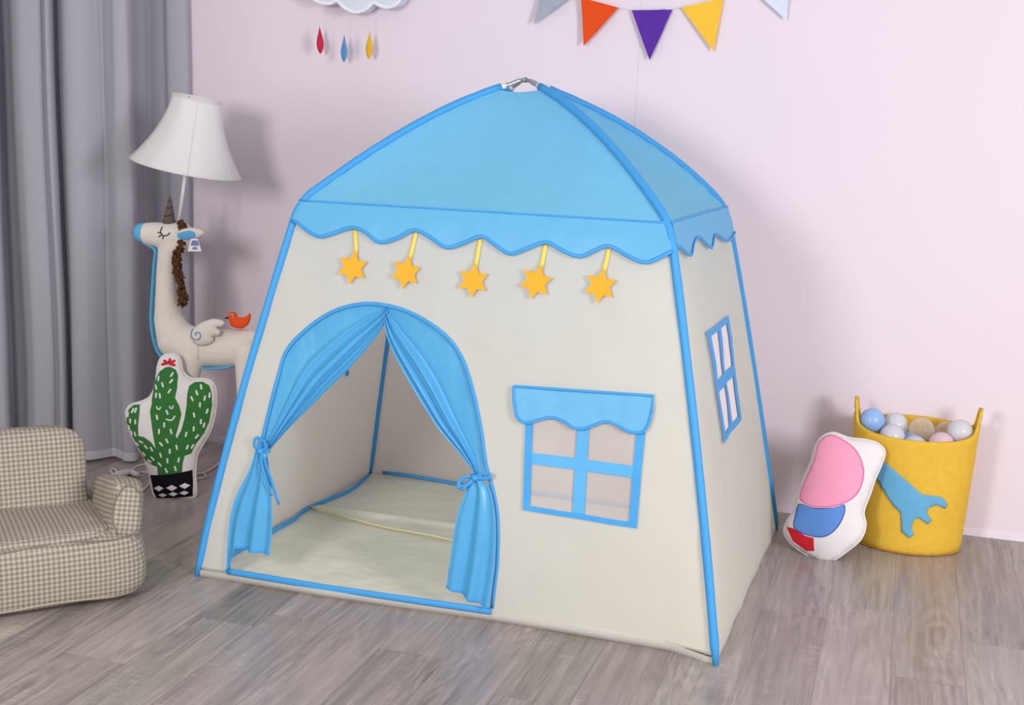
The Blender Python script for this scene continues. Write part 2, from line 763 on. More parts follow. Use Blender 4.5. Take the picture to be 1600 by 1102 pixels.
def sag(x, z):
    """the bottom of the front hangs back from the leg line"""
    if z > .3:
        return 0
    t = max(0, min(1, (x - .35) / .45)) * max(0, min(1, (1.285 - x) / .1))
    return .030 * t * (1 - z / .3) ** 2


def fp(x, z, off=0):
    return Vector((x, yF(z) + crinkle(x, z) + sag(x, z) - off, z))


DOOR_PX = [(357, 893), (360, 833), (372, 786), (391, 738), (407, 701), (417, 658), (433, 597), (447, 550), (476, 517),
           (518, 488), (565, 475), (608, 478), (650, 493), (693, 521), (721, 559), (738, 606), (752, 672), (759, 724),
           (771, 767), (778, 819), (775, 885), (764, 955)]
door = [fr(*p) for p in DOOR_PX]
door_s = [tuple(p) for p in smooth_path(door, 4)]


def quad(p, u, v):
    a, b, c, d = [np.array(q) for q in p]      # TL TR BR BL
    t = a + (b - a) * u
    s = d + (c - d) * u
    return tuple(t + (s - t) * v)


WIN = [fr(823, 628), fr(1012, 645), fr(996, 825), fr(818, 796)]
win_open = [quad(WIN, u, v) for u, v in ((.03, .03), (.97, .03), (.97, .97), (.03, .97))]

ZB = .024
outl = [(xFL(z), z) for z in np.linspace(ZB, HE, 24)] + [(xFR(z), z) for z in np.linspace(HE, ZB, 24)]
Wv, Tv, _, _ = cdt(outl, .022, [door_s, win_open])
mesh_obj('front_wall', [fp(x, z) for x, z in Wv], [tuple(map(int, t)) for t in Tv], M_cream, tent)


def ruled_wall(name, A, B, nu=36, nv=40, z0=.004, z1=HE, s=20, amp=1.0):
    def f(u, v):
        z = z0 + (z1 - z0) * v
        p = A(z).lerp(B(z), u)
        n = (B(z) - A(z)).normalized().cross(Vector((0, 0, 1)))
        e = min(1, 12 * u * (1 - u))
        return p + n * crinkle(p.x + p.y, z, s) * amp * e
    V, F = grid_geo(f, nu, nv)
    return mesh_obj(name, V, F, M_cream, tent)


o = ruled_wall('left_wall', legBL, legFL, s=21)
o = ruled_wall('back_wall', legBR, legBL, s=33)

# right wall with its small window
RN = (legBR(0) - legFR(0)).cross(legFR(.9) - legFR(0))


def rt(u, v):
    p = TMI @ on_plane(u, v, TM @ legFR(0), TM.to_3x3() @ RN)
    z = p.z
    s = (p.y - yF(z)) / (yB(z) - yF(z))
    return (s * .9, z)


def rp(s, z, off=0):
    u = s / .9
    p = legFR(z).lerp(legBR(z), u)
    e = max(0, min(1, 12 * u * (1 - u)))
    return p + Vector((1, 0, .18)).normalized() * (off + crinkle(p.y, z, 44) * e)


SW = [rt(1096, 519), rt(1128, 492), rt(1148, 655), rt(1121, 694)]
sw_open = [quad(SW, u, v) for u, v in ((.04, .04), (.96, .04), (.96, .96), (.04, .96))]
Wv, Tv, _, _ = cdt([(0, .004), (.9, .004), (.9, HE), (0, HE)], .03, [sw_open])
mesh_obj('right_wall', [rp(s, z) for s, z in Wv], [tuple(map(int, t)) for t in Tv], M_cream, tent)


# --- roof: ridge poles bow up from the eave corners to the hub
def ridge(leg, bow, k0=1.12, k1=-.24):
    E = leg(HE)
    A = Vector((TW / 2, TD / 2, HA))
    d = (A - E)
    n = Vector((0, 0, 1))
    n = (n - d.normalized() * n.dot(d.normalized())).normalized()
    return lambda t: E.lerp(A, t) + n * bow * (4 * t * (1 - t)) * (k0 + k1 * t)


rFL, rFR, rBR, rBL = ridge(legFL, .032, .72, .5), ridge(legFR, .042, .80, .3), ridge(legBR, .040), ridge(legBL, .032, .72, .5)
TT = .875


def roof_panel(a, b, inward, seed):
    def f(u, v):
        t = v * TT
        p = a(t).lerp(b(t), u)
        q = 4 * u * (1 - u)
        d = q * (.028 * math.sin(math.pi * min(1, v * .9 + .08)) + .004 * noise.noise(Vector((p.x * 6, p.y * 6, seed))))
        top = .022 * q * max(0, (v - .8) / .2) ** 2
        edge = .0022 * math.sin(v * 60 + seed) * math.exp(-min(u, 1 - u) * 22)
        return p + Vector(inward) * d - Vector((0, 0, 1)) * (.010 * q * math.sin(math.pi * v) + top * .3 + edge)
    V, F = grid_geo(f, 40, 40)
    return mesh_obj('roof_panel', V, F, M_roof, tent)


roof_panel(rFL, rFR, (0, .75, -.65), 1)
roof_panel(rFR, rBR, (-.6, 0, -.8), 2)
roof_panel(rBR, rBL, (0, -.75, -.65), 3)
roof_panel(rBL, rFL, (.6, 0, -.8), 4)

# --- frame sleeves: one per leg, running on over the ridge
def sleeve(leg, rg, r=.0095, t_end=.90, bow=0):
    pts = [leg(z) for z in np.linspace(.0, HE - .05, 22)]
    corner = [leg(HE - .05), leg(HE) * 1.0, rg(.06)]
    a, b, c = corner
    pts += [a * (1 - t) ** 2 + b * 2 * t * (1 - t) + c * t * t for t in np.linspace(.15, .85, 6)]
    pts += [rg(t) for t in np.linspace(.06, t_end, 26)]
    rad = []
    for i in range(len(pts)):
        rad.append(r * (1 + .09 * noise.noise(Vector((i * .7, r * 900, leg(0).x * 5)))))
    rad[0] *= .6
    return tube('pole_sleeve', pts, rad, M_trim, tent, seg=12)


sleeve(legFL, rFL)
sleeve(legFR, rFR, .0105, .90)
sleeve(legBR, rBR)
sleeve(legBL, rBL)

# --- hub: four bright rods meeting at the top
A = Vector((TW / 2, TD / 2, HA))
gs = []
for rg in (rFL, rFR, rBR, rBL):
    pts = [rg(t) for t in np.linspace(.86, .94, 4)] + [A.lerp(rg(.94), .5) + Vector((0, 0, .003)), A]
    gs.append(tube_geo(pts, .0052, 10))
gs.append(sphere_geo(A, .0072, 16, 10))
hub = fix_normals(mesh_obj('hub', *join_geo(*gs), M_chrome, tent))
for rg in (rFL, rFR, rBR, rBL):
    tube('rod_connector', [rg(.885), rg(.90), rg(.918)], .0072, M_white_pl, tent, seg=12)

# --- valances
VAL_PX = [(467, 345), (480, 357), (503, 369), (528, 363), (555, 355), (575, 362), (597, 378), (625, 371), (651, 359),
          (676, 371), (701, 386), (728, 379), (755, 369), (778, 383), (800, 396), (828, 387), (856, 378), (882, 391),
          (908, 400), (931, 391), (953, 384), (982, 399), (1009, 409), (1030, 403), (1051, 392)]
val = [tuple(p) for p in smooth_path([fr(*p) for p in VAL_PX], 4)]
val[0] = (xFL(val[0][1]) + .001, val[0][1])
val[-1] = (xFR(val[-1][1]) - .001, val[-1][1])
top = [(xFR(HE), HE + .004), (xFL(HE), HE + .004)]
Wv, Tv, _, _ = cdt(val + top, .016)


def vp(x, z, off=.004):
    k = (HE - z) / .12
    return Vector((x, yF(z) + crinkle(x, z) * min(1, k * 2) - off - .005 * min(1, k * 3) - .006 * k - .003 * k * noise.noise(Vector((x * 16, z * 9, 2))), z))


v = mesh_obj('valance', [vp(x, z) for x, z in Wv], [tuple(map(int, t)) for t in Tv], M_valance, tent)
tube('valance_binding', [vp(x, z, .0055) for x, z in val], .0022, M_trim, v, seg=8, r2=.0045, up=(0, -1, 0))
# stitched seam where the valance meets the roof
tube('valance_seam', [vp(x, HE + .003, .0045) for x in np.linspace(xFL(HE), xFR(HE), 24)], .0012, M_trim, v, seg=6, r2=.0028, up=(0, -1, 0))

SV = [(1053, 384), (1063, 395), (1072, 399), (1077, 383), (1083, 371), (1090, 380), (1098, 388), (1102, 377), (1107, 367),
      (1114, 373), (1121, 377), (1128, 373), (1133, 364)]
sv = [tuple(p) for p in smooth_path([rt(*p) for p in SV], 3)]
sv[0] = (0, sv[0][1])
sv[-1] = (.9, sv[-1][1])
Wv, Tv, _, _ = cdt(sv + [(.9, HE + .004), (0, HE + .004)], .02)


def svp(s, z, off=.006):
    return rp(s, z, off + .008 * (HE - z) / .12)


v2 = mesh_obj('valance', [svp(s, z) for s, z in Wv], [tuple(map(int, t)) for t in Tv], M_valance, tent)
tube('valance_binding', [svp(s, z, .008) for s, z in sv], .0022, M_trim, v2, seg=8, r2=.004, up=(1, 0, 0))
tube('valance_seam', [svp(s, HE + .003, .006) for s in np.linspace(0, .9, 12)], .0012, M_trim, v2, seg=6, r2=.0028, up=(1, 0, 0))

# --- door: binding round the arch, threshold strip
tube('door_binding', [fp(x, z, .002) for x, z in door_s], .002, M_trim, tent, seg=8, r2=.0045, up=(0, -1, 0))
thr = [Vector((x, yF(.0275) + sag(x, .0275) - .0065, .0275)) for x in np.linspace(door[0][0], door[-1][0], 40)]
tube('door_threshold', thr, .0025, M_trim, tent, seg=8, r2=.0078, up=(0, -1, .2))

# --- groundsheet with its rolled front edge
def matp(u, v):
    x = .012 + (TW - .024) * u
    y = .004 + (TD - .014) * v
    y += sag(x, 0) * (1 - v)
    z = .007 + .003 * noise.noise(Vector((x * 4, y * 4, 0))) + .0018 * noise.noise(Vector((x * 15, y * 12, 4)))
    z += .012 * math.exp(-((v) / .03) ** 2)
    z += .010 * math.exp(-((y - .60 - .03 * x) / .014) ** 2) * max(0, min(1, (.72 - x) / .1))
    return (x, y, max(.003, z))


gm = mesh_obj('groundsheet', *grid_geo(matp, 90, 70), M_matf, tent)
# seam across the sheet
s0, s1 = TMI @ at_z(477, 798, .012), TMI @ at_z(760, 858, .012)
s1 = s0 + (s1 - s0) * ((1.27 - s0.x) / (s1.x - s0.x))
pts = []
for t in np.linspace(0, 1, 30):
    p = s0.lerp(s1, t)
    p.y += .03 * math.exp(-t * 16) + .002 * math.sin(t * 19)
    p.z = .016 + .002 * math.sin(t * 23)
    pts.append(p)
tube('sheet_seam', pts, .003, M_seam, gm, seg=8, r2=.006, up=(0, 0, 1))


def roll(u, v):
    x = .008 + (TW - .014) * u
    a = -.25 + 1.0 * v
    w = noise.noise(Vector((x * 4, 0, 9)))
    e = min(1, (1 - u) * 9, u * 9 + .3)
    h = (.0145 + .003 * w) * (.55 + .45 * e)
    b = (.008 + .004 * w) * e
    y = sag(x, 0) - b * math.sin(math.pi * v) + .004
    return (x, y, .001 + 2 * h * v * (.9 if e > .99 else .8))


mesh_obj('groundsheet_edge', *grid_geo(roll, 90, 8), M_cream, gm)

# blue bindings inside, at the foot of the left and back walls
lb = [(429, 829), (445, 820), (462, 810), (470, 800), (478, 793), (509, 783), (542, 769), (560, 757), (577, 741)]
pts = []
for i, (a, b) in enumerate(lb):
    p = TMI @ at_z(a, b, .016)
    p.z = .016
    p.x = max(p.x, .013)
    pts.append(p)
tube('wall_foot_binding', [tuple(p) for p in smooth_path([tuple(legFL(.012) + Vector((.012, .05, 0)))] + [tuple(p) for p in pts], 5)], .0022, M_trim, tent, seg=8, r2=.006, up=(1, 0, .3))
pts = [Vector((x, TD - .012, .014 + .003 * math.sin(x * 13))) for x in np.linspace(.05, 1.27, 30)]
tube('wall_foot_binding', pts, .0022, M_trim, tent, seg=8, r2=.0055, up=(0, -1, .3))
# care label on the left wall inside
c = TMI @ at_y(536, 583, 0)
z = .42
o1, d1 = ray(536, 583)
# nearest point of the sight line to the inner left wall
best = None
for t in np.linspace(2.5, 5, 800):
    p = TMI @ (o1 + d1 * t)
    if p.z > 0:
        w = (p.y - yF(p.z)) / (yB(p.z) - yF(p.z))
        xl = legFL(p.z).lerp(legBL(p.z), w).x
        if best is None or abs(p.x - xl) < best[0]:
            best = (abs(p.x - xl), p.copy())
lp = best[1] + Vector((.012, 0, 0))
lab = mesh_obj('care_label', *box_geo(lp.x - .001, lp.x + .001, lp.y - .016, lp.y + .016, lp.z - .012, lp.z + .014), M_white_pl, tent, smooth=False)
mesh_obj('label_print', *box_geo(lp.x + .001, lp.x + .0016, lp.y - .011, lp.y + .011, lp.z - .007, lp.z + .008), M_trim, lab, smooth=False)


# --- door curtains tied to the sides
def drape(name, outer, inner, folds, amp, off, seed, nu=60, nv=70, pw=1.6):
    O = np.array(resample_n([fr(*p) for p in outer], nv))
    I = np.array(resample_n([fr(*p) for p in inner], nv))

    def f(u, v):
        k = v * nv
        i = min(nv - 1, int(k))
        fr_ = k - i
        a = O[i] + (O[i + 1] - O[i]) * fr_
        b = I[i] + (I[i + 1] - I[i]) * fr_
        p = a + (b - a) * u
        ph = 2 * math.pi * folds * u ** pw
        w = amp * (math.sin(ph) + .35 * math.sin(2.3 * ph + seed)) * min(1, u ** 1.6 * 2)
        w *= .45 + .55 * math.sin(math.pi * min(1, max(.0, v)))
        w += .003 * noise.noise(Vector((p[0] * 9, p[1] * 5, seed)))
        return Vector((p[0], yF(p[1]) + off(u, v) + w, p[1]))
    return mesh_obj(name, *grid_geo(f, nu, nv), M_drape, tent)


def resample_n(pts, n):
    P = np.array(smooth_path(pts, 8))
    d = np.r_[0, np.cumsum(np.linalg.norm(np.diff(P, axis=0), axis=1))]
    s = np.linspace(0, d[-1], n + 1)
    return np.c_[np.interp(s, d, P[:, 0]), np.interp(s, d, P[:, 1])]


OUT_L = [(606, 477), (565, 475), (518, 488), (476, 517), (447, 550), (433, 597), (418, 656), (404, 703)]
IN_L = [(608, 482), (598, 508), (575, 540), (542, 578), (509, 611), (476, 644), (452, 668), (433, 689), (419, 705)]
OUT_R = [(602, 477), (650, 493), (693, 521), (721, 559), (738, 606), (752, 672), (757, 715), (752, 745)]
IN_R = [(594, 484), (598, 520), (608, 550), (627, 587), (650, 625), (679, 668), (712, 705), (737, 736), (739, 746)]
dl = drape('door_curtain', OUT_L, IN_L, 3.6, .0070, lambda u, v: .004 + .012 * u * (1 - v), 1, pw=2.2)
dr = drape('door_curtain', OUT_R, IN_R, 3.4, .0080, lambda u, v: .004 + .014 * u * (1 - v), 2, pw=4.2)


def skirt(parent, left, right, folds, amp, seed, off, mid=None, um=.25):
    nv, nu = 40, 48
    A_ = resample_n([fr(*p) for p in left], nv)
    B_ = resample_n([fr(*p) for p in right], nv)
    C_ = resample_n([fr(*p) for p in mid], nv) if mid else None

    def f(u, v):
        i = int(round(v * nv))
        if C_ is None:
            p = A_[i] + (B_[i] - A_[i]) * u
        elif u < um:
            p = A_[i] + (C_[i] - A_[i]) * (u / um)
        else:
            p = C_[i] + (B_[i] - C_[i]) * ((u - um) / (1 - um))
        e = math.sin(math.pi * u) ** .6
        w = amp * (.35 + .65 * v) * math.sin(2 * math.pi * folds * u + seed + .8 * v) * e
        return Vector((p[0], yF(p[1]) + sag(p[0], p[1]) * .6 + off + w, p[1]))
    o = mesh_obj('curtain_skirt', *grid_geo(f, nu, nv), M_drape, parent)
    tube('curtain_hem', [f(u, 1) + Vector((0, -.001, 0)) for u in np.linspace(0, 1, nu + 1)], .0014, M_trim, parent, seg=8, r2=.003, up=(0, -1, 0))
    return o


skirt(dl, [(403, 703), (392, 735), (372, 775), (362, 815), (357, 890)], [(421, 703), (425, 735), (428, 765), (429, 828), (425, 864)], 2.4, .010, .6, -.012,
      [(407, 703), (399, 740), (384, 785), (376, 820), (373, 852)])
skirt(dr, [(738, 744), (731, 764), (716, 809), (706, 868), (699, 915)], [(753, 744), (770, 767), (777, 819), (774, 885), (763, 951)], 2.2, .010, 2.4, -.012)


def ribbon_tie(parent, c, pieces, wrap):
    """knot with loops and tails; every piece is a flat ribbon path in image points around the knot"""
    gs = []
    for pts, w, lift in pieces:
        P = []
        for i, (a, b) in enumerate(pts):
            x, z = fr(a, b)
            k = i / (len(pts) - 1)
            P.append(Vector((x, yF(z) - .016 - lift * math.sin(math.pi * k), z)))
        P = [tuple(p) for p in smooth_path([tuple(p) for p in P], 5)]
        gs.append(tube_geo(P, .0012, 8, r2=w, up=(0, -1, 0)))
    x, z = fr(*c)
    gs.append(sphere_geo((x, yF(z) - .018, z), .010, 16, 10, (.9, .7, .8)))
    a, b = [fr(*q) for q in wrap]
    n = 14
    P = [Vector((a[0] + (b[0] - a[0]) * (.5 - .5 * math.cos(t)), yF(a[1]) - .004 - .013 * math.sin(t), a[1] + (b[1] - a[1]) * (.5 - .5 * math.cos(t))))
         for t in np.linspace(0, 2 * math.pi, 26)]
    gs.append(tube_geo(P, .0014, 8, r2=.006, up=(0, -1, 0)))
    return fix_normals(mesh_obj('tie_ribbon', *join_geo(*gs), M_trim, parent))


ribbon_tie(dl, (412, 703), [([(412, 703), (404, 694), (406, 683), (413, 684), (412, 703)], .0045, .004),
                            ([(412, 703), (422, 697), (419, 685), (412, 690), (412, 703)], .0045, .008),
                            ([(412, 703), (422, 722), (430, 745), (441, 786)], .0045, .006),
                            ([(412, 703), (418, 725), (424, 745), (430, 772)], .0040, .012)], ((402, 703), (423, 703)))
ribbon_tie(dr, (746, 744), [([(746, 744), (733, 742), (724, 748), (722, 757), (732, 754), (746, 744)], .0042, .006),
                            ([(746, 744), (760, 737), (771, 738), (766, 744), (746, 744)], .0045, .006),
                            ([(746, 744), (738, 752), (728, 760), (724, 762)], .004, .010)], ((736, 745), (757, 743)))


# --- front window
M_bar = mat('light_blue_window_bar', (98, 186, 240), .5, .35, transl=.2)


def window(Q, P3, us, vs, msh, step, two_tone):
    """frame with a 2x2 set of openings; Q corner quad in surface coords; P3(surface xy, offset) -> point"""
    outer = [quad(Q, *c) for c in ((0, 0), (1, 0), (1, 1), (0, 1))]
    holes = []
    for (ua, ub) in ((us[0], us[1]), (us[2], us[3])):
        for (va, vb) in ((vs[0], vs[1]), (vs[2], vs[3])):
            holes.append([quad(Q, ua, va), quad(Q, ub, va), quad(Q, ub, vb), quad(Q, ua, vb)])
    e = .004
    bars = [([quad(Q, us[1] + e, vs[0] + e), quad(Q, us[2] - e, vs[0] + e), quad(Q, us[2] - e, vs[3] - e), quad(Q, us[1] + e, vs[3] - e)], 1),
            ([quad(Q, us[0] + e, vs[1] + e), quad(Q, us[3] - e, vs[1] + e), quad(Q, us[3] - e, vs[2] - e), quad(Q, us[0] + e, vs[2] - e)], 1)]
    W_, T_, R_, _ = cdt(outer, step, holes, bars if two_tone else ())
    fo = mesh_obj('window_frame', [P3(a, b, .0065) for a, b in W_], [tuple(map(int, t)) for t in T_], [M_trim, M_bar], tent, list(map(int, R_)))
    W_, T_, _, _ = cdt([quad(Q, *c) for c in ((.03, .03), (.97, .03), (.97, .97), (.03, .97))], step * 1.5)
    mesh_obj('mesh_screen', [P3(a, b, .003) for a, b in W_], [tuple(map(int, t)) for t in T_], msh, fo)
    return fo


wf = window(WIN, fp, (.066, .44, .545, .93), (.05, .46, .565, .95), M_mesh, .012, True)
AW = [(805, 602), (1023, 617), (1021, 640), (1016, 660), (1008, 672), (998, 674), (986, 672), (976, 668), (961, 660),
      (947, 657), (927, 664), (912, 668), (898, 666), (885, 658), (866, 651), (849, 653), (829, 659), (818, 657), (810, 647), (806, 625)]
aw = [fr(*p) for p in AW]
aw = [aw[0], aw[1]] + [tuple(p) for p in smooth_path(aw[2:], 3)]
ztop = aw[0][1]
Wv, Tv, _, _ = cdt(aw, .012)


def awp(x, z, off=.009):
    d = max(0, (ztop - z))
    return fp(x, z, off + .05 * d + .0025 * noise.noise(Vector((x * 22, z * 8, 1))))


a = mesh_obj('window_awning', [awp(x, z) for x, z in Wv], [tuple(map(int, t)) for t in Tv], M_valance, wf)
a['label'] = 'scalloped blue awning over the front window'
tube('awning_binding', [awp(x, z, .011) for x, z in aw], .0018, M_trim, wf, seg=8, r2=.0034, up=(0, -1, 0), closed=True)

window(SW, rp, (.14, .44, .56, .86), (.06, .46, .56, .94), M_sidemesh, .02, False)

# --- five felt stars hanging on ribbons from the valance
STAR = [((559, 392), (550, 443), (556, 357)), ((643, 400), (632, 450), (651, 361)), ((745, 412), (739, 464), (752, 370)),
        ((848, 414), (832, 466), (854, 379)), ((945, 420), (935, 473), (953, 385))]
where = ['leftmost yellow felt star hanging below the blue valance, above the door arch',
         'second yellow felt star from the left below the valance, right of the arch top',
         'middle yellow felt star of the five hanging below the valance',
         'fourth yellow felt star from the left, above the window awning',
         'rightmost yellow felt star, hanging nearest the tent corner']
for (tp, bt, hg), lb_ in zip(STAR, where):
    a, b, h = np.array(fr(*tp)), np.array(fr(*bt)), np.array(fr(*hg))
    c = (a + b) / 2
    R = np.linalg.norm(a - b) / 2
    ang = math.atan2(a[1] - b[1], a[0] - b[0])
    base = TM @ fp(c[0], c[1], .012)
    st = thing('star_ornament', lb_, 'star', base, TH, 'yellow stars hanging from the tent valance')
    V, F = [], []
    ring = []
    for k in range(12):
        r = R if k % 2 == 0 else R * .56
        q = ang + math.pi * k / 6
        ring.append((c[0] + r * math.cos(q), c[1] + r * math.sin(q)))
    for d in (.0135, .0095):
        for x, z in ring:
            V.append(TM @ fp(x, z, d))
    F = [tuple(range(12)), tuple(range(23, 11, -1))] + [(k, (k + 1) % 12, 12 + (k + 1) % 12, 12 + k) for k in range(12)]
    fix_normals(mesh_obj('felt_star', V, F, M_felt, st, smooth=False, world=True))
    h2 = h + (h - a) / np.linalg.norm(h - a) * .045
    pts = [TM @ fp(*(np.array(a) * 1.0 + (c - a) * .25), .0085)] + [TM @ fp(*(a + (h2 - a) * t), .0055 - .003 * min(1, t * 1.6)) for t in np.linspace(.1, 1, 9)]
    tube('hanging_ribbon', pts, .0006, M_ribbon, st, world=True, seg=8, r2=.0052, up=(0, -1, 0))

# ------------------------------------------------------------------ plush unicorn floor lamp
LY = .68
M_plush = mat('cream_cotton', (226, 217, 208), .9, .15, var=.02, vscale=40, bump=.25, bscale=500)
M_pblue = mat('blue_cotton', (98, 176, 220), .85, .15, bump=.2, bscale=500)
M_mane = mat('brown_shaggy_yarn', (92, 62, 42), .95, .1, var=.25, vscale=90, bump=.6, bscale=400)
M_horn = mat('grey_brown_linen', (104, 92, 86), .9, .1, var=.08, vscale=90, bump=.3, bscale=700)
M_thread = mat('dark_thread', (38, 34, 34), .8, .2)
M_shade = mat('white_lampshade_cloth', (240, 236, 236), .85, .15, transl=.3, bump=.1, bscale=600)
lamp = thing('unicorn_lamp', 'plush cream unicorn floor lamp with white bell shade behind the cactus cushion', 'lamp',
             tuple(at_z(330, 742, 0)))


def L(u, v, dy=0):
    return at_y(u, v, LY + dy)


def c4(u, v, r, dy=0):
    p = L(u, v, dy)
    return (p.x, p.y, p.z, r)


S = 1959.1 / 3.75      # pixels per metre there
chains = [
    [c4(223, 364, .031), c4(240, 366, .037), c4(262, 368, .040), c4(285, 368, .038)],          # head
    [c4(282, 374, .036), c4(264, 395, .034), c4(260, 425, .031), c4(260, 460, .034), c4(263, 500, .044), c4(276, 532, .060)],   # neck
    [c4(276, 532, .060), c4(305, 542, .060), c4(345, 544, .058), c4(382, 543, .057)],          # body
    [c4(300, 558, .034, -.030), c4(297, 600, .027, -.030), c4(287, 690, .024, -.030), c4(284, 733, .025, -.03)],
    [c4(296, 558, .034, .040), c4(290, 600, .027, .040), c4(276, 690, .024, .040), c4(272, 722, .025, .04)],
    [c4(386, 552, .038, -.030), c4(384, 610, .028, -.035), c4(384, 690, .026, -.035), c4(384, 744, .027, -.04)],
    [c4(390, 556, .038, .045), c4(388, 610, .028, .045), c4(388, 690, .026, .045), c4(388, 734, .027, .045)],
    [c4(392, 530, .03), c4(404, 545, .018), c4(408, 580, .012)],
]
for ch in (chains[3], chains[4], chains[5], chains[6]):     # feet on the floor
    x, y, z, r = ch[-1]
    ch[-1] = (x, y, r, r)
body = blob('body', chains, [M_plush, M_pblue], lamp, .006, 6)
bw = body.matrix_basis
xm = L(229, 366).x - lamp.matrix_basis.translation.x
for p in body.data.polygons:
    if p.center.x < xm and p.center.z > .6:
        p.material_index = 1
# blue gusset down the throat and under the belly
g = [(226, 379), (236, 384), (245, 392), (243, 410), (241, 440), (239, 470), (238, 500), (241, 525), (248, 548), (262, 566)]
pts = [L(a, b) for a, b in g]
tube('throat_gusset', [tuple(p) for p in smooth_path([tuple(p) for p in pts], 5)], .005, M_pblue, lamp, True, seg=10, r2=.014, up=(-1, 0, 0))
g = [(304, 570), (320, 573.5), (340, 574), (358, 572.5), (369, 570)]
tube('belly_gusset', [tuple(p) for p in smooth_path([tuple(L(a, b)) for a, b in g], 5)], .006, M_pblue, lamp, True, seg=10, r2=.030, up=(0, 0, 1))

# closed eye with lashes
def strokes(name, o, lists, r, m, parent, off=.0012):
    gs = []
    for pl in lists:
        P = [hit(o, a, b, off) for a, b in [tuple(q) for q in smooth_path(pl, 4)]]
        P = [p for p in P if p is not None]
        if len(P) > 2:
            gs.append(tube_geo(P, r, 6))
    return fix_normals(mesh_obj(name, *join_geo(*gs), m, parent, world=True))


strokes('closed_eye', body, [[(254, 355), (251, 362), (255, 368), (261, 368), (266, 364)], [(251, 364), (248, 364), (247, 363)],
                             [(253, 367), (250, 369), (248, 370)], [(256, 368), (255, 371), (254, 373)]], .0016, M_thread, lamp)
# horn
hb, ht = L(264, 349), L(265.5, 307)
pts = [hb.lerp(ht, t) for t in np.linspace(0, 1, 14)]
rad = [.017 * (1 - t) ** .9 + .002 + .0012 * abs(math.sin(t * 14)) for t in np.linspace(0, 1, 14)]
hn = tube('horn', pts, rad, M_horn, lamp, True, seg=14)
strokes('horn_stitch', hn, [[(256.5, 338), (264, 337), (272, 333)], [(260, 325), (265, 325), (270, 322)], [(263, 315), (265, 315), (268, 313)]], .0011, M_thread, lamp, .0003)
mesh_obj('nostril', *sphere_geo(L(208.5, 364), .0042, 12, 8), M_thread, lamp, world=True)
# mane: shaggy cord from the poll down the back of the neck
gs = []
mp = smooth_path([(284, 347), (287, 362), (281, 385), (276, 405), (281, 430), (286, 455), (287, 471)], 10)
rnd = random.Random(5)
for i, (a, b) in enumerate(mp):
    for k in range(9):
        p = L(a + rnd.uniform(-3.5, 3.5), b + rnd.uniform(-3, 3), rnd.uniform(-.028, .012))
        q = p + Vector((rnd.uniform(-.010, .012), rnd.uniform(-.014, .004), rnd.uniform(-.020, -.0008)))
        gs.append(tube_geo([p, p.lerp(q, .5) + Vector((0, -.003, 0)), q], [.0045, .005, .0025], 6))
fix_normals(mesh_obj('mane', *join_geo(*gs), M_mane, lamp, world=True))


# ears: near one with a blue lining
def ear(dy, near):
    ctr = L(297, 366, dy)
    ax = (L(321, 361, dy) - L(275, 368, dy)).normalized()
    upv = Vector((0, -.35, 1)).normalized()
    upv = (upv - ax * upv.dot(ax)).normalized()
    nrm = ax.cross(upv).normalized()
    if nrm.y > 0:
        nrm = -nrm
    Mx = Matrix((ax, -nrm, upv)).transposed().to_4x4()
    Mx.translation = ctr
    out = [(-.044, 0), (-.040, .012), (-.02, .019), (.005, .020), (.028, .016), (.045, .006), (.047, -.0008), (.038, -.012), (.012, -.017), (-.02, -.016), (-.04, -.010)]
    out = [tuple(p) for p in smooth_path(out, 4, True)]
    inn = [(-.042, 0), (-.036, .009), (-.014, .013), (.010, .012), (.022, .004), (.018, -.008), (0, -.013), (-.022, -.013), (-.038, -.007)]
    inn = [tuple(p) for p in smooth_path(inn, 4, True)]
    o = cushion('ear', out, .006, .007, [M_plush, M_pblue], None, [(inn, 1)] if near else ())
    inv = lamp.matrix_basis.inverted() @ Mx
    for vtx in o.data.vertices:
        vtx.co = inv @ vtx.co
    o.parent = lamp
    return o


ear(-.042, True)
ear(.042, False)
# hang tag at the ear
t0, t1 = L(303, 373, -.05), L(300, 385, -.05)
V = []
for dy in (0, .0008):
    for a, b in ((298, 373), (309, 373), (315, 393), (293, 393)):
        V.append(L(a, b, -.052 + dy))
F = [(0, 1, 2, 3), (7, 6, 5, 4), (0, 4, 5, 1), (1, 5, 6, 2), (2, 6, 7, 3), (3, 7, 4, 0)]
tg = mesh_obj('hang_tag', V, F, M_white_pl, lamp, smooth=False, world=True)
tg['label'] = 'small white hang tag with a blue band'
M_tagblue = mat('dull_blue_print', (112, 128, 176), .6, .2)
gs = []
for a, b, c_, d in ((300, 376, 309, 384), (302, 386, 307, 390)):
    gs.append(([L(a, b, -.0526), L(c_, b, -.0526), L(c_ + 2, d, -.0526), L(a - 2, d, -.0526)], [(0, 1, 2, 3)]))
mesh_obj('tag_print', *join_geo(*gs), M_tagblue, tg, smooth=False, world=True)
# wing
def local_cushion(name, px, y, thick, step, mats, parent, wobble=0, regions=()):
    c_ = at_y(*np.mean(px, axis=0), y)
    out = [(at_y(a, b, y).x - c_.x, at_y(a, b, y).z - c_.z) for a, b in px]
    reg = [([(at_y(a, b, y).x - c_.x, at_y(a, b, y).z - c_.z) for a, b in r], i) for r, i in regions]
    o = cushion(name, out, step, thick, mats, None, reg, wob=wobble)
    d = Vector((c_.x, c_.y, c_.z)) - parent.matrix_basis.translation
    for vtx in o.data.vertices:
        vtx.co = vtx.co + d
    o.parent = parent
    return o


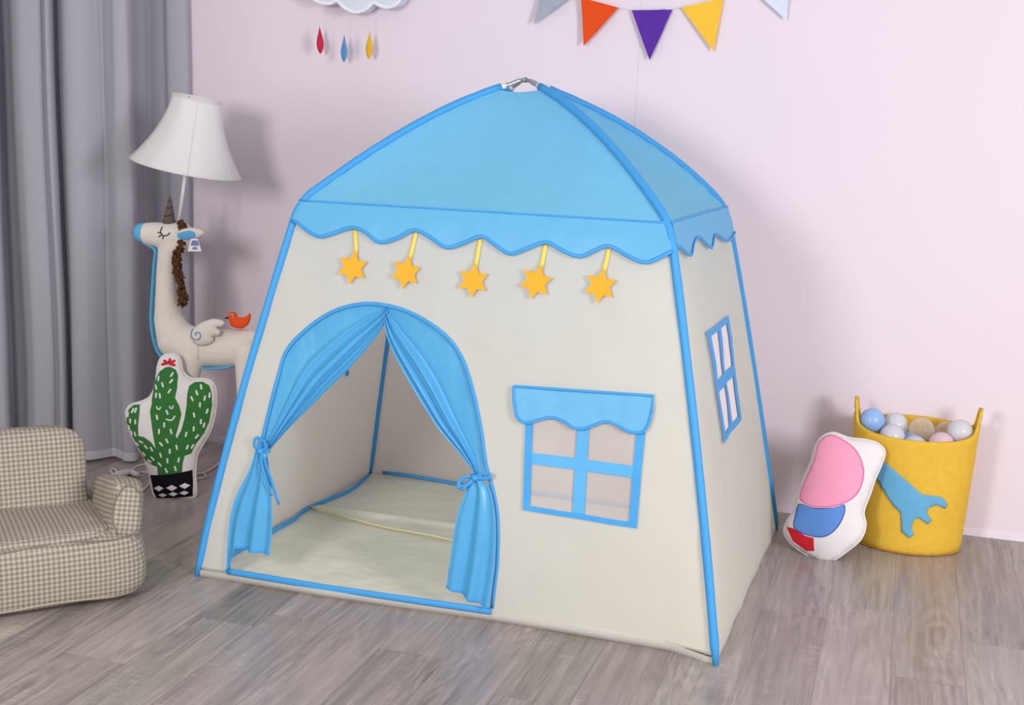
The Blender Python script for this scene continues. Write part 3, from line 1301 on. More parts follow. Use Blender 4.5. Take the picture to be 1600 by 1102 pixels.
wing = [(297, 527), (301, 515), (314, 504), (333, 498), (348, 501), (351, 507), (345, 511), (339, 512), (344, 517), (342, 525), (333, 526), (334, 532), (328, 538), (316, 541), (305, 538)]
wg = local_cushion('wing', [tuple(p) for p in smooth_path(wing, 3, True)], LY - .058, .018, .006, M_plush, lamp)
sp = [(308 + (1.5 + t * 1.25) * math.cos(t * 1.15 + 2.6), 523.5 + (1.5 + t * 1.35) * math.sin(t * 1.15 + 2.6)) for t in np.linspace(0, 6.8, 26)]
strokes('wing_spiral', wg, [sp], .0013, mat('blue_thread', (92, 132, 168), .8, .2), lamp)
# stitched line on the flank
strokes('flank_stitch', body, [[(310, 540), (310, 550), (309, 562)]], .0008, mat('grey_thread', (190, 184, 178), .8, .2), lamp)

# pole and shade, leaning a little to the right
pb, pt_ = L(279, 350), L(291, 262)
ax = (L(307, 158) - L(291, 262)).normalized()
ax = (ax + Vector((0, .02, 0))).normalized()
top_c = L(291, 262) + ax * .155
tube('lamp_pole', [pb, pt_, top_c], .0052, M_white_pl, lamp, True, seg=12)
xa = ax.cross(Vector((0, 1, 0))).normalized()
if xa.x < 0:
    xa = -xa
ya = ax.cross(xa).normalized()
base_c = L(291, 262)
prof = []
for t in np.linspace(0, 1, 24):
    r = .071 + (.158 - .071) * (1 - t) ** 1.75 + .004 * (1 - t)
    prof.append((r, t * .205))
V, F = [], []
nseg = 96
for r, h in prof:
    for k in range(nseg):
        a = 2 * math.pi * k / nseg + .2
        q = (a % (math.pi / 4)) / (math.pi / 4)
        rr = r * (1 - .022 * 4 * q * (1 - q))
        V.append(base_c + xa * rr * math.cos(a) + ya * rr * math.sin(a) + ax * h)
for j in range(len(prof) - 1):
    for k in range(nseg):
        k2 = (k + 1) % nseg
        F.append((j * nseg + k, j * nseg + k2, (j + 1) * nseg + k2, (j + 1) * nseg + k))
sh = fix_normals(mesh_obj('lamp_shade', V, F, M_shade, lamp, world=True))
for r, h, nm in ((prof[0][0], 0, 'shade_rim'), (prof[-1][0], .205, 'shade_rim')):
    P = [base_c + xa * r * math.cos(a) + ya * r * math.sin(a) + ax * h for a in np.linspace(0, 2 * math.pi, 48)[:-1]]
    tube(nm, P, .0025, M_shade, sh, True, seg=6, closed=True)
gs = []
for k in range(8):
    a = k * math.pi / 4 - .2
    gs.append(tube_geo([base_c + xa * r * math.cos(a) + ya * r * math.sin(a) + ax * h for r, h in prof], .0012, 6))
fix_normals(mesh_obj('shade_seam', *join_geo(*gs), M_shade, sh, world=True))
# carrier ring that holds the shade on the pole
gs = []
for k in range(3):
    a = k * 2.094 + .4
    gs.append(tube_geo([top_c, top_c + xa * .071 * math.cos(a) + ya * .071 * math.sin(a) + ax * .048], .0016, 6))
fix_normals(mesh_obj('shade_carrier', *join_geo(*gs), M_white_pl, lamp, world=True))

# power cord with an inline switch, lying on the floor
M_cord = mat('white_cable', (222, 218, 220), .45, .4)


def floor_path(px, z=.004):
    return [tuple(p) for p in smooth_path([tuple(at_z(a, b, z)) for a, b in px], 6)]


gs = [tube_geo(floor_path([(194, 757), (184, 748), (176, 740), (173, 735), (178, 733), (184, 739)]), .0035, 8),
      tube_geo(floor_path([(203, 737), (210, 731), (220, 727), (232, 725), (246, 724), (262, 730)]), .0032, 8),
      tube_geo(floor_path([(214, 739), (224, 738), (236, 739), (262, 741), (290, 742), (308, 741), (320, 738), (333, 731), (345, 721), (352, 708), (356, 690)]), .0032, 8),
      tube_geo(floor_path([(236, 752), (228, 762), (222, 768), (216, 769)]), .0030, 8),
      tube_geo(floor_path([(290, 752), (306, 749), (316, 747), (322, 744), (318, 740)]), .0028, 8)]
cord = fix_normals(mesh_obj('power_cord', *join_geo(*gs), M_cord, lamp, world=True))
s0_, s1_ = at_z(180, 743, .009), at_z(205, 737, .009)
tube('inline_switch', [s0_, s0_.lerp(s1_, .1), s0_.lerp(s1_, .5), s0_.lerp(s1_, .9), s1_], [.006, .010, .011, .010, .006], M_cord, cord, True, seg=12, r2=[.008, .013, .015, .013, .008])
p0_, p1_ = at_z(205, 738, .009), at_z(217, 743, .009)
gs = [tube_geo([p0_, p0_.lerp(p1_, .5), p1_], [.010, .009, .005], 12)]
dv = (p1_ - p0_).normalized()
for s_ in (-1, 1):
    q = p0_ + Vector((dv.y, -dv.x, 0)) * .007 * s_
    gs.append(tube_geo([q, q + Vector((.004 * s_, -.012, .004))], .0022, 8))
fix_normals(mesh_obj('power_plug', *join_geo(*gs), M_cord, cord, world=True))

# ------------------------------------------------------------------ orange bird on the lamp's back
M_bird = mat('orange_felt', (236, 84, 36), .9, .15, var=.03, vscale=80, bump=.25, bscale=700)
M_black = mat('black_felt', (26, 22, 26), .8, .2, var=.05, vscale=60)
bt_ = hit(body, 373, 513, 0) or L(373, 514)
BY = LY - .012
bird = thing('toy_bird', 'small orange felt bird perched on the back of the unicorn lamp', 'bird', tuple(at_y(373, 513, BY)))


def cb(u, v, r, dy=0):
    p = at_y(u, v, BY + dy)
    return (p.x, p.y, p.z, r)


bb = blob('body', [[cb(363.5, 494.5, .0145), cb(366, 503, .014)],
                   [cb(367, 504, .016), cb(376, 505, .0175), cb(383, 503, .013), cb(388, 497, .008), cb(390.5, 491.5, .0045)]], M_bird, bird, .0028, 5)
tube('beak', [at_y(357.5, 496.5, BY), at_y(350.5, 497.5, BY)], [.0045, .0006], M_black, bird, True, seg=10)
e = hit(bb, 362.5, 494, 0)
if e:
    mesh_obj('eye', *join_geo(sphere_geo(e, .0052, 14, 8, (1, .35, 1))), mat('pale_grey_felt', (214, 214, 214), .8, .2), bird, world=True)
    mesh_obj('pupil', *join_geo(sphere_geo(e + Vector((.0003, -.0014, 0)), .0032, 12, 8, (1, .35, 1))), M_black, bird, world=True)

# ------------------------------------------------------------------ cactus cushion
M_cwhite = mat('white_plush_print', (230, 224, 224), .9, .15, var=.015, vscale=30, bump=.15, bscale=500, sheen=.2)
M_cgreen = mat('cactus_green_print', (58, 118, 58), .85, .15, var=.07, vscale=18, bump=.15, bscale=500)
M_cblack = mat('black_pot_print', (20, 17, 26), .85, .15, var=.05, vscale=18, bump=.15, bscale=500)
M_cred = mat('red_flower_print', (206, 46, 56), .85, .15, bump=.15, bscale=500)


def lean_frame(base, xdir, tilt):
    xd = Vector((xdir[0], xdir[1], 0)).normalized()
    back = Vector((-xd.y, xd.x, 0))
    up = (Vector((0, 0, 1)) * math.cos(tilt) + back * math.sin(tilt)).normalized()
    bk = (back * math.cos(tilt) - Vector((0, 0, 1)) * math.sin(tilt)).normalized()
    Mx = Matrix((xd, bk, up)).transposed().to_4x4()
    Mx.translation = base
    return Mx


def cactus():
    base = at_z(271, 781, .0)
    base = Vector((base.x, base.y + .02, .004))
    Mx = lean_frame(base, (.915, .32), math.radians(7))
    root = thing('cactus_cushion', 'white cushion printed with a smiling green cactus in a black pot', 'cushion', matrix=Mx)
    inv = Mx.inverted()
    n = Mx.to_3x3() @ Vector((0, 1, 0))

    def q(a, b):       # close-up coordinates -> local plane coordinates
        u, v = 170 + a / 3.2407, 460 + b / 3.2412
        p = inv @ on_plane(u, v, base, n)
        return (p.x, p.z)
    out = [(300, 302), (330, 303), (355, 315), (368, 345), (375, 385), (395, 410), (425, 425), (480, 427), (520, 440), (540, 470), (545, 520),
           (540, 600), (520, 680), (490, 740), (455, 800), (443, 850), (440, 920), (445, 1000), (435, 1025), (410, 1032), (330, 1034), (250, 1037),
           (228, 1020), (212, 960), (200, 900), (180, 830), (150, 780), (110, 700), (90, 630), (88, 590), (110, 560), (170, 540), (205, 520),
           (228, 480), (240, 420), (245, 370), (258, 330), (280, 308)]
    O = [tuple(p) for p in smooth_path([q(*p) for p in out], 4, True)]
    green = [(165, 555), (130, 558), (105, 580), (93, 630), (100, 690), (120, 740), (150, 790), (190, 838), (225, 858), (255, 868), (258, 914),
             (320, 905), (381, 896), (385, 850), (395, 812), (425, 802), (450, 752), (490, 700), (515, 640), (528, 560), (527, 500), (513, 460),
             (480, 441), (440, 442), (415, 460), (408, 500), (405, 560), (395, 620), (380, 680), (358, 722), (352, 712), (368, 655), (380, 600),
             (370, 560), (348, 520), (357, 470), (358, 410), (345, 380), (320, 366), (292, 368), (262, 390), (240, 430), (230, 480), (225, 530),
             (228, 548), (220, 590), (228, 640), (235, 690), (245, 750), (250, 775), (225, 740), (190, 718), (160, 712), (160, 660), (166, 600)]
    G = [q(*p) for p in green]
    pot = [(213, 912), (320, 905), (428, 886), (431, 960), (428, 1021), (340, 1029), (246, 1031), (230, 1000)]
    P = [q(*p) for p in pot]
    reg = [(G, 1), (P, 2)]
    for cx, cy, hw, hh in ((260, 979, 27, 15), (328, 975, 29, 16), (392, 965, 27, 15), (278, 1014, 24, 11), (333, 1008, 25, 12), (388, 1002, 24, 12)):
        reg.append(([q(cx - hw, cy), q(cx, cy + hh), q(cx + hw, cy - 2), q(cx, cy - hh)], 0))
    dash = [(327, 404, 60), (325, 437, 50), (257, 425, 80), (281, 455, -70), (318, 486, 55), (246, 468, -75), (248, 508, 85), (269, 510, -80),
            (308, 592, -70), (257, 617, -75), (294, 655, 90), (268, 688, 85), (329, 688, -75), (308, 735, -65), (278, 752, -50), (356, 768, -80),
            (321, 788, 90), (275, 808, -75), (309, 836, 90), (365, 832, 80), (269, 855, -45), (348, 875, -75), (302, 886, -65),
            (474, 466, -75), (455, 495, -70), (432, 524, -65), (494, 522, 80), (516, 508, 85), (471, 555, 90), (505, 588, 70), (442, 606, -80),
            (475, 640, 90), (490, 658, 75), (440, 676, 85), (403, 703, 75), (455, 715, 50), (408, 768, 70), (433, 765, 60),
            (128, 586, 65), (144, 584, 75), (103, 607, 85), (116, 638, 85), (144, 642, 85), (107, 672, -70), (120, 700, -75), (140, 705, -75),
            (172, 743, -20), (148, 755, -40), (198, 768, -50), (228, 778, -60), (154, 785, -50), (184, 806, -45), (232, 826, -45), (214, 840, -30)]

    def bar(cx, cy, a, l=13, w=4.6):
        a = math.radians(a)
        d = (math.cos(a), -math.sin(a))
        nn = (-d[1], d[0])
        r = []
        for s, t in ((-1, -.5), (-.8, -1), (.8, -1), (1, -.5), (1, .5), (.8, 1), (-.8, 1), (-1, .5)):
            r.append(q(cx + d[0] * l * s + nn[0] * w * t, cy + d[1] * l * s + nn[1] * w * t))
        return r
    for d in dash:
        reg.append((bar(*d), 0))

    def band(pts, w):
        P_ = smooth_path(pts, 3)
        L_, R_ = [], []
        for i, p in enumerate(P_):
            a, b = P_[max(0, i - 1)], P_[min(len(P_) - 1, i + 1)]
            t = (b - a) / np.linalg.norm(b - a)
            L_.append(q(*(p + w * np.array((-t[1], t[0])))))
            R_.append(q(*(p - w * np.array((-t[1], t[0])))))
        return L_ + R_[::-1]
    reg.append((band([(254, 562), (258, 574), (268, 577), (276, 565)], 3.2), 0))
    reg.append((band([(319, 560), (326, 572), (336, 570), (339, 557)], 3.2), 0))
    reg.append((band([(303, 626), (322, 632), (338, 626), (347, 609)], 3.6), 0))
    for (tx, ty) in ((267, 355), (279, 332), (316, 322), (342, 334), (345, 359), (318, 352)):
        d = np.array((tx - 306., ty - 349.))
        l = np.linalg.norm(d)
        d /= l
        nn = np.array((-d[1], d[0]))
        c0 = np.array((306., 349.))
        r = [c0 + d * l * s + nn * 8 * t for s, t in ((.02, -.35), (.5, -1), (.9, -.8), (1, 0), (.9, .8), (.5, 1), (.02, .35))]
        reg.append(([q(*p) for p in r], 3))
    cu = cushion('cushion_body', O, .0055, .034, [M_cwhite, M_cgreen, M_cblack, M_cred], root, reg, wob=.004)
    tube('piping', [(x, 0, z) for x, z in O], .0022, M_cwhite, root, seg=6, closed=True)


cactus()

# ------------------------------------------------------------------ yellow felt basket with balls
M_ylw = mat('mustard_felt', (226, 182, 66), .95, .1, var=.05, vscale=60, bump=.35, bscale=420)
M_dino = mat('blue_felt_applique', (106, 172, 210), .95, .1, var=.03, vscale=60, bump=.3, bscale=420)
BC = Vector((1.685, 1.002, 0))
basket = thing('toy_basket', 'round mustard yellow felt basket with two handles, full of plastic balls', 'basket', tuple(BC))
BH = .335


def brad(z):
    t = max(0, min(1, z / BH))
    return (.151 + .016 * t, .120 + .009 * t)


def bpt(th, z, off=0):
    a, b = brad(z)
    f = 1 if z > .02 else (.93 + .07 * math.sqrt(max(0, z / .02)))
    return Vector(((a * f + off) * math.cos(th), (b * f + off) * math.sin(th) - .0, z))


def rimz(th):
    z = BH
    for c_ in (math.pi, 0, 2 * math.pi):
        d = abs(th - c_)
        w = .50
        if d < w:
            z += .056 / (1 + math.exp((d - .27) * 38))
        z += .016 * math.exp(-(d / .55) ** 2)
    return z + .008 * math.sin(th)


def build_basket():
    R0 = .17
    ths = np.linspace(-math.pi / 2 + 2 * math.pi * 0, 3 * math.pi / 2, 181) + math.pi   # seam at the back (th = pi/2)
    ths = np.linspace(math.pi / 2, math.pi / 2 + 2 * math.pi, 181)
    out = [(t * R0, .001) for t in ths] + [(t * R0, rimz(t % (2 * math.pi))) for t in ths[::-1]]
    holes = []
    for c_ in (math.pi, 2 * math.pi):
        h = [(c_ * R0 + dx, BH + .034 + dz) for dx, dz in ((-.030, -.006), (.030, -.006), (.034, .003), (.028, .012), (-.028, .012), (-.034, .003))]
        holes.append(h)
    W_, T_, _, _ = cdt(out, .011, holes)
    V = []
    for a, z in W_:
        th = a / R0
        p = bpt(th, z)
        w = .0025 * noise.noise(Vector((p.x * 9, p.y * 9, z * 7)))
        if z > BH + .01:     # handles bend outwards slightly
            w += max(0, z - BH) * .06
        V.append(p + Vector((math.cos(th), math.sin(th), 0)) * w)
    o = mesh_obj('basket_body', V, [tuple(map(int, t)) for t in T_], M_ylw, basket)
    clean(o)
    s = o.modifiers.new('thickness', 'SOLIDIFY')
    s.thickness = .007
    s.offset = -1
    n = 60
    V = [(0, 0, .003)] + [tuple(bpt(2 * math.pi * k / n, .012)) for k in range(n)]
    V = [(x, y, .003) for x, y, z in V]
    mesh_obj('basket_base', V, [(0, 1 + k, 1 + (k + 1) % n) for k in range(n)], M_ylw, basket)

    # dinosaur legs and tail, a felt shape stitched to the side
    D = [(1360, 742), (1362, 722), (1378, 721), (1386, 724), (1413, 748), (1440, 772), (1469, 776), (1475, 781), (1479, 788), (1476, 795), (1468, 790),
         (1459.5, 789), (1450, 793), (1447, 801.5), (1455, 812), (1449, 819), (1436, 809), (1429, 811), (1425, 819), (1424, 826), (1428, 835), (1421, 841),
         (1409, 831), (1408, 801.5), (1397, 790), (1386, 774), (1376, 757), (1367, 739)]
    pts = []
    for u, v in D:
        og, d = ray(u, v)
        og = og - BC
        lo, hi = 2.5, 4.5
        prev = None
        for t in np.linspace(lo, hi, 4000):
            p = og + d * t
            a, b = brad(p.z)
            if (p.x / a) ** 2 + (p.y / b) ** 2 < 1:
                th = math.atan2(p.y / b, p.x / a)
                pts.append(((th % (2 * math.pi)) * R0, p.z))
                break
    W_, T_, _, _ = cdt(pts, .007)
    V = []
    for a, z in W_:
        th = a / R0
        p = bpt(th, z)
        w = .0025 * noise.noise(Vector((p.x * 9, p.y * 9, z * 7))) + .0022
        V.append(p + Vector((math.cos(th), math.sin(th), 0)) * w)
    o = mesh_obj('dinosaur_applique', V, [tuple(map(int, t)) for t in T_], M_dino, basket)
    s = o.modifiers.new('thickness', 'SOLIDIFY')
    s.thickness = .002
    s.offset = 1


build_basket()

M_bblue = mat('pale_blue_ball_plastic', (160, 198, 248), .25, .5, transl=.2, var=.01)
M_bwhite = mat('white_ball_plastic', (232, 232, 238), .25, .5, transl=.3, var=.01)
M_bpink = mat('pale_pink_ball_plastic', (246, 216, 230), .25, .5, transl=.3, var=.01)
M_bgrey = mat('milky_ball_plastic', (222, 226, 236), .25, .5, transl=.3, var=.01)


def clear_mat():
    m = bpy.data.materials.new('clear_ball_plastic')
    m.use_nodes = True
    N, L_ = m.node_tree.nodes, m.node_tree.links
    b = N['Principled BSDF']
    b.inputs['Base Color'].default_value = rgb(236, 226, 226)
    b.inputs['Roughness'].default_value = .12
    t = N.new('ShaderNodeBsdfTransparent')
    lw = N.new('ShaderNodeLayerWeight')
    lw.inputs[0].default_value = .28
    r = N.new('ShaderNodeMapRange')
    r.inputs['To Min'].default_value = .14
    r.inputs['To Max'].default_value = .75
    L_.new(lw.outputs['Facing'], r.inputs['Value'])
    mx = N.new('ShaderNodeMixShader')
    L_.new(r.outputs[0], mx.inputs[0])
    L_.new(t.outputs[0], mx.inputs[1])
    L_.new(b.outputs[0], mx.inputs[2])
    L_.new(mx.outputs[0], N['Material Output'].inputs['Surface'])
    return m


M_bclear = clear_mat()
BR_ = .0345
BALLS = [(1363, 657, .985, M_bblue, 'pale blue ball at the left handle of the yellow basket'),
         (1399, 664, 1.045, M_bwhite, 'white ball at the back, right of the pale blue ball'),
         (1394, 682, .962, M_bwhite, 'white ball in front, touching the pale blue ball'),
         (1379, 696, .975, M_bblue, 'pale blue ball mostly hidden behind the front rim of the basket'),
         (1440, 672, 1.010, M_bclear, 'clear ball in the middle of the yellow basket'),
         (1418, 694, 1.035, M_bblue, 'pale blue ball low down, seen between white and clear balls'),
         (1429, 700, .940, M_bgrey, 'milky ball in front of the clear ball, half below the rim'),
         (1471, 695, .945, M_bpink, 'pale pink ball at the front rim of the basket'),
         (1479, 678, 1.060, M_bclear, 'clear ball at the back, behind the right white ball'),
         (1500, 675, .985, M_bwhite, 'white ball at the right handle of the yellow basket')]
proto = None
for u, v, y, m, lab_ in BALLS:
    p = at_y(u, v, y)
    if proto is None:
        V, F = sphere_geo((0, 0, 0), BR_, 40, 24)
        s = len(V)
        proto = mesh_obj('plastic_ball', V, F, m)
        fix_normals(proto)
        b = proto
    else:
        b = proto.copy()
        b.data = proto.data.copy()
        b.data.materials[0] = m
        COL.objects.link(b)
    b.location = p
    tag(b, lab_, 'ball', 'plastic balls in the yellow basket')

# ------------------------------------------------------------------ plain printed cushion leaning on the basket
M_ppink = mat('pink_plush_print', (246, 160, 190), .9, .15, var=.02, vscale=14, bump=.15, bscale=500, sheen=.2)
M_pbl = mat('cornflower_plush_print', (98, 146, 216), .9, .15, var=.02, vscale=14, bump=.15, bscale=500, sheen=.2)
M_pred = mat('red_plush_print', (214, 44, 52), .9, .15, bump=.15, bscale=500)
M_prose = mat('deep_pink_plush_print', (238, 112, 160), .9, .15, bump=.15, bscale=500)
M_pgrey = mat('grey_plush_print', (168, 160, 160), .9, .15, bump=.15, bscale=500)


def plush():
    base = at_z(1288, 879, 0)
    base = Vector((base.x, base.y + .035, .004))
    Mx = lean_frame(base, (.97, -.10), math.radians(20))
    root = thing('plush_cushion', 'white plush cushion with pink and blue patches leaning against the yellow basket', 'cushion', matrix=Mx)
    inv = Mx.inverted()
    n = Mx.to_3x3() @ Vector((0, 1, 0))

    def q(u, v):
        p = inv @ on_plane(u, v, base, n)
        return (p.x, p.z)
    out = [(1283, 684), (1302, 676), (1326, 684), (1352, 687), (1372, 693), (1383, 706), (1377, 728), (1368, 748), (1360, 772), (1350, 800), (1353, 820),
           (1346, 842), (1326, 860), (1302, 876), (1284, 878), (1258, 866), (1236, 850), (1225, 832), (1229, 815), (1240, 798), (1246, 772), (1254, 750), (1266, 724), (1272, 702)]
    O = [tuple(p) for p in smooth_path([q(*p) for p in out], 4, True)]
    pink = [(1280, 692), (1298, 680), (1322, 690), (1342, 708), (1352, 735), (1348, 762), (1334, 782), (1306, 794), (1274, 794), (1253, 784), (1252, 770), (1262, 744), (1274, 718)]
    blue = [(1250, 788), (1274, 795), (1306, 795), (1322, 790), (1322, 806), (1310, 828), (1290, 841), (1264, 838), (1242, 826), (1244, 806)]
    red = [(1230, 824), (1240, 826), (1262, 839), (1274, 842), (1274, 862), (1262, 862), (1240, 846)]
    rose_unused = [(1311 + 15 * math.cos(a), 757 + 15 * math.sin(a)) for a in np.linspace(0, 2 * math.pi, 25)[:-1]]
    M_pbdark = mat('deep_blue_plush_print', (76, 104, 178), .9, .15, bump=.15, bscale=500)

    def shrink(P_, d):
        A_ = np.array(P_)
        c_ = A_.mean(0)
        v_ = A_ - c_
        return [tuple(x) for x in c_ + v_ * (1 - d / np.linalg.norm(v_, axis=1))[:, None]]
    SP = smooth_path([q(*p) for p in pink], 3, True)
    SB = smooth_path([q(*p) for p in blue], 3, True)
    reg = [([tuple(p) for p in SP], 4), (shrink(SP, .004), 1), ([tuple(p) for p in SB], 5), (shrink(SB, .004), 2),
           ([q(*p) for p in red], 3)]
    cushion('cushion_body', O, .0065, .040, [M_cwhite, M_ppink, M_pbl, M_pred, M_prose, M_pbdark], root, reg, wob=.004)
    tube('piping', [(x, 0, z) for x, z in O], .0022, M_cwhite, root, seg=6, closed=True)


plush()

# ------------------------------------------------------------------ gingham bean-bag armchair
def gingham():
    m = bpy.data.materials.new('beige_gingham')
    m.use_nodes = True
    nt = m.node_tree
    N, L_ = nt.nodes, nt.links
    b = N['Principled BSDF']
    uv = N.new('ShaderNodeUVMap')
    uv.uv_map = 'uv'
    sep = N.new('ShaderNodeSeparateXYZ')
    L_.new(uv.outputs[0], sep.inputs[0])

    def stripe(s):
        a = N.new('ShaderNodeMath')
        a.operation = 'MULTIPLY'
        a.inputs[1].default_value = 2 * math.pi / .0112
        L_.new(s, a.inputs[0])
        c = N.new('ShaderNodeMath')
        c.operation = 'SINE'
        L_.new(a.outputs[0], c.inputs[0])
        r = N.new('ShaderNodeMapRange')
        r.inputs['From Min'].default_value = -.25
        r.inputs['From Max'].default_value = .25
        L_.new(c.outputs[0], r.inputs['Value'])
        return r.outputs[0]
    ad = N.new('ShaderNodeMath')
    ad.operation = 'ADD'
    L_.new(stripe(sep.outputs[0]), ad.inputs[0])
    L_.new(stripe(sep.outputs[1]), ad.inputs[1])
    cr = N.new('ShaderNodeValToRGB')
    e = cr.color_ramp.elements
    e[0].position = 0
    e[0].color = rgb(186, 174, 157)
    e[1].position = 1
    e[1].color = rgb(126, 119, 112)
    k = cr.color_ramp.elements.new(.5)
    k.color = rgb(156, 146, 134)
    h = N.new('ShaderNodeMath')
    h.operation = 'MULTIPLY'
    h.inputs[1].default_value = .5
    L_.new(ad.outputs[0], h.inputs[0])
    L_.new(h.outputs[0], cr.inputs[0])
    L_.new(cr.outputs[0], b.inputs['Base Color'])
    b.inputs['Roughness'].default_value = .9
    b.inputs['Specular IOR Level'].default_value = .15
    n = N.new('ShaderNodeTexNoise')
    n.inputs['Scale'].default_value = 26
    n.inputs['Detail'].default_value = 4
    tc = N.new('ShaderNodeTexCoord')
    L_.new(tc.outputs['Object'], n.inputs['Vector'])
    bp = N.new('ShaderNodeBump')
    bp.inputs['Strength'].default_value = .35
    bp.inputs['Distance'].default_value = .008
    L_.new(n.outputs[0], bp.inputs['Height'])
    L_.new(bp.outputs[0], b.inputs['Normal'])
    return m


M_ging = gingham()
M_ging2 = mat('beige_piping', (176, 166, 150), .9, .15)
M_pipe = mat('grey_beige_piping', (128, 120, 112), .8, .2)


def box_uv(o):
    me = o.data
    uvl = me.uv_layers.new(name='uv')
    for p in me.polygons:
        n = p.normal
        ax_ = max(range(3), key=lambda i: abs(n[i]))
        for li in p.loop_indices:
            c_ = me.vertices[me.loops[li].vertex_index].co
            uvl.data[li].uv = ((c_.y, c_.z) if ax_ == 0 else (c_.x, c_.z) if ax_ == 1 else (c_.x, c_.y))


def pillow(name, size, M_, parent, e=.35, wr=.006, seed=0, nu=72, nv=40, m=None, mod=None):
    """rounded bag: superellipsoid with soft creases; M_ places it in the parent's frame"""
    def f(u, v):
        a = 2 * math.pi * u
        b = math.pi * (v - .5)

        def pw(x, k): return math.copysign(abs(x) ** k, x)
        x = pw(math.cos(b), e) * pw(math.cos(a), e)
        y = pw(math.cos(b), e) * pw(math.sin(a), e)
        z = pw(math.sin(b), e)
        p = Vector((x * size[0] / 2, y * size[1] / 2, z * size[2] / 2))
        d = wr * noise.noise(Vector((p.x * 9, p.y * 9, p.z * 9)) + Vector((seed, 0, 0))) + wr * .5 * noise.noise(Vector((p.x * 22, p.y * 22, p.z * 22 + seed)))
        p = p + Vector((x, y, z)).normalized() * d
        if mod:
            p = mod(p)
        return p
    V, F = grid_geo(f, nu, nv)
    o = mesh_obj(name, V, F, m or M_ging, None)
    clean(o)
    box_uv(o)
    for vtx in o.data.vertices:
        vtx.co = M_ @ vtx.co
    o.parent = parent
    return o


def build_chair():
    # local: x along the front (right is +x), y towards the back
    ex = Vector((.70, .714, 0)).normalized()
    org = Vector((-.075, -.215, 0)) - ex * .205
    ang_ = math.atan2(ex.y, ex.x)
    ch = thing('beanbag_armchair', 'low beige gingham bean-bag armchair on the floor in front of the curtain', 'armchair', tuple(org), ang_)
    T_ = Matrix.Translation

    def basemod(p):
        # squashed: fuller low down, rounded underneath
        t = p.z / .175 + .5
        s = 1 + .05 * math.sin(math.pi * min(1, max(0, t)))
        return Vector((p.x * s, p.y * s, p.z))
    pillow('base', (.54, .46, .172), T_((0, .215, .087)), ch, .30, .007, 1, mod=basemod)
    pillow('seat_cushion', (.43, .34, .05), T_((-.015, .165, .158)) @ Matrix.Rotation(math.radians(-1), 4, 'X'), ch, .34, .006, 2)
    pillow('backrest', (.40, .16, .30), T_((-.012, .325, .205)) @ Matrix.Rotation(math.radians(-14), 4, 'X'), ch, .36, .007, 3)
    for s in (1, -1):
        MA = T_((.232 * s, .165, .182)) @ Matrix.Rotation(math.radians(-12), 4, 'X') @ Matrix.Rotation(math.radians(10 * s), 4, 'Y')
        sz, e_ = (.085, .31, .150), .45
        a = pillow('armrest', sz, MA, ch, e_, .006, 4 + s)
        P = []
        for t in np.linspace(0, 2 * math.pi, 48)[:-1]:
            x, z = .033 * math.cos(t), .060 * math.sin(t)
            q = 1 - abs(2 * x / sz[0]) ** (2 / e_) - abs(2 * z / sz[2]) ** (2 / e_)
            P.append(MA @ Vector((x, -sz[1] / 2 * max(q, .05) ** (e_ / 2) - .001, z)))
        tube('piping', P, .0022, M_pipe, a, seg=8, closed=True)
    def on_base(x, z):
        q = 1 - abs(2 * x / .54) ** (2 / .30) - abs(2 * z / .172) ** (2 / .30)
        t = z / .175 + .5
        k = 1 + .05 * math.sin(math.pi * min(1, max(0, t)))
        return Vector((x * k, .215 - .23 * k * max(q, .02) ** .15 - .003, .087 + z))
    for z_, nm in ((.073, 'front_seam'), (-.062, 'bottom_seam')):
        P = [on_base(x, z_ + .003 * math.sin(x * 22)) for x in np.linspace(-.245, .245, 60)]
        tube(nm, P, .0020, M_pipe if z_ > 0 else M_ging2, ch, seg=8)


build_chair()

# ------------------------------------------------------------------ cloud mobile on the wall
M_cloud = mat('white_glossy_plastic', (216, 220, 232), .3, .5, var=.01)
M_cloudrim = mat('white_rim_plastic', (236, 238, 246), .35, .5)
CY = 1.085


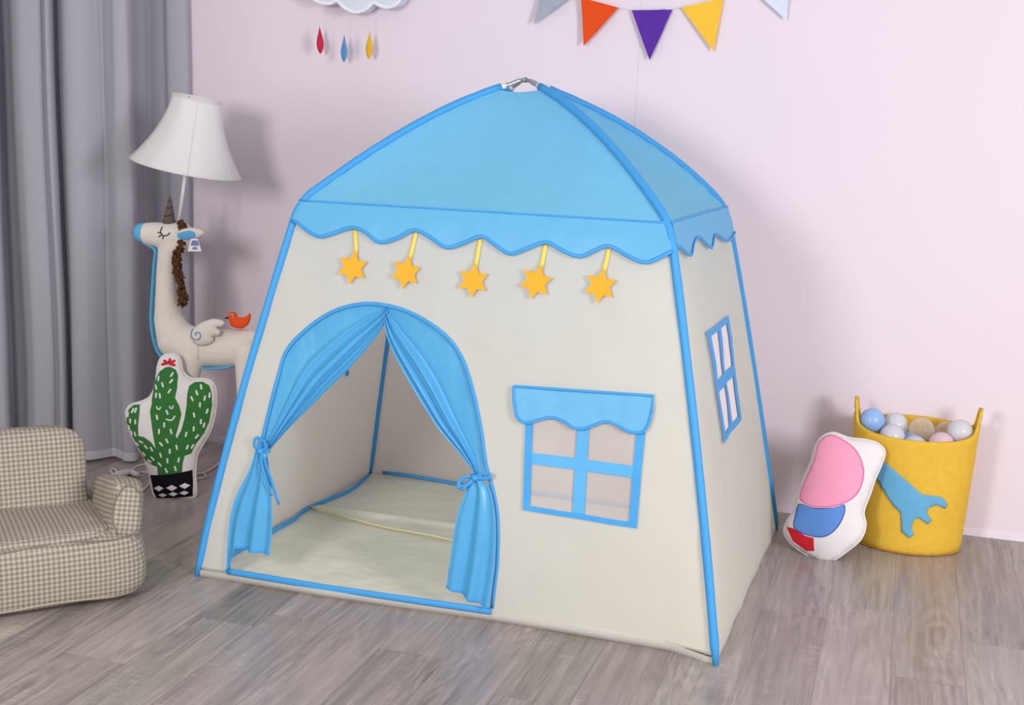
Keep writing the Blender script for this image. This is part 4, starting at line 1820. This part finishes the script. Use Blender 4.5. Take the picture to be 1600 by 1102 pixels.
def cloud():
    px = [(559, 20), (575, 15), (587, 5), (598, 10), (611, 12), (624, 6), (632, -8), (630, -24), (618, -36), (604, -40), (596, -56), (578, -68), (556, -70),
          (538, -62), (526, -46), (508, -48), (494, -40), (486, -26), (487, -10), (496, 1), (508, 6), (520, 6), (530, 2), (542, 13)]
    base = at_y(559, 20, CY)
    root = thing('cloud_mobile', 'white cloud wall decoration with red, blue and yellow raindrops hanging below it', 'wall decoration', tuple(base))
    O = [tuple(p) for p in smooth_path([(at_y(a, b, CY).x - base.x, at_y(a, b, CY).z - base.z) for a, b in px], 5, True)]
    W_, T_, _, bnd = cdt(O, .012)
    h = inflate(W_, T_, bnd)
    n = len(W_)
    V = [(x, -.020 - .004 * hh, z) for (x, z), hh in zip(W_, h)] + [(x, .035, z) for x, z in W_]
    F = [tuple(map(int, t)) for t in T_] + [tuple(int(i) + n for i in t[::-1]) for t in T_]
    from collections import Counter
    ec = Counter()
    for t in T_:
        for i in range(3):
            ec[(int(t[i]), int(t[(i + 1) % 3]))] += 1
    for (a, b) in list(ec):
        if (b, a) not in ec:
            F.append((b, a, a + n, b + n))
    fix_normals(mesh_obj('cloud', V, F, M_cloud, root, smooth=False))
    tube('cloud_rim', [(x, -.018, z) for x, z in O], .006, M_cloudrim, root, seg=10, closed=True)
    for (u0, v0, v1, col, nm, w, dp, tl) in ((499.5, 43, 84, (196, 40, 70), 'red', .0095, .011, 1.2), (538, 56, 97, (88, 142, 196), 'blue', .0095, .004, -.6), (578, 51, 92, (226, 176, 46), 'yellow', .0105, .004, -1.6)):
        a, b = at_y(u0, v0, CY), at_y(u0 + tl, v1, CY)
        ts = np.linspace(0, 1, 22)
        rr = [w * (max(.0, math.sin(math.pi * t ** 1.5)) ** .8) + .0012 for t in ts]
        r2 = [r * dp / .0095 for r in rr]
        d = tube('raindrop', [a.lerp(b, t) for t in ts], r2, mat(nm + '_felt', col, .7, .25, var=.03, vscale=90), root, True, seg=14, r2=rr, up=(0, -1, 0))
        d['label'] = nm + ' felt raindrop'
        tube('thread', [a, Vector((a.x, a.y, at_y(u0, 4, CY).z))], .0006, M_white_pl, d, False, seg=6)
        th_ = d.children[0] if d.children else None
        if th_:
            for vtx in th_.data.vertices:
                vtx.co = vtx.co - root.matrix_basis.translation


cloud()

# ------------------------------------------------------------------ pennant bunting along the wall
def bunting():
    y = WALL_Y - .010
    root = thing('pennant_bunting', 'string of coloured felt triangle pennants hung high on the pink wall', 'bunting', tuple(at_y(1019, 14, y)))
    FL = [((783, -62), (845, -37 + 10), (834, 38), (166, 170, 184), 'grey'),
          ((908, -5), (967, 11), (912, 72), (228, 80, 32), 'orange'),
          ((987, 15), (1051, 14), (1015, 94), (92, 52, 158), 'purple'),
          ((1064, 11), (1131, -4), (1115, 80), (248, 194, 66), 'yellow'),
          ((1180, -12), (1236, -42), (1229, 31), (216, 222, 240), 'pale blue')]
    FL[0] = ((849, -26), (900, -10), (834, 38), (166, 170, 184), 'grey')
    line = []
    for a, b, c_, col, nm in FL:
        yy = y - (.012 if nm in ('grey', 'orange') else .003)
        A_, B_, C_ = at_y(*a, yy), at_y(*b, yy), at_y(*c_, yy - .004)
        V, F = [], []
        pts = resample([tuple(A_), tuple(B_), tuple(C_)], .03, True)
        n = len(pts)
        for k in (-.001, .001):
            V += [(p[0], p[1] + k + .002 * math.sin(p[0] * 60 + p[2] * 40), p[2]) for p in pts]
        F = [tuple(range(n)), tuple(range(2 * n - 1, n - 1, -1))] + [(i, (i + 1) % n, n + (i + 1) % n, n + i) for i in range(n)]
        o = fix_normals(mesh_obj('pennant', V, F, mat(nm + '_pennant_felt', col, .9, .1, var=.03, vscale=90, bump=.15, bscale=700), root, smooth=False, world=True))
        o['label'] = nm + ' triangular pennant'
        line += [A_ + Vector((0, -.002, -.001)), B_ + Vector((0, -.002, -.001))]
    l0, l1 = at_y(820, -60, y - .006), at_y(1290, -66, y - .004)
    tube('string', [l0] + line + [l1], .0009, M_white_pl, root, True, seg=6)


bunting()
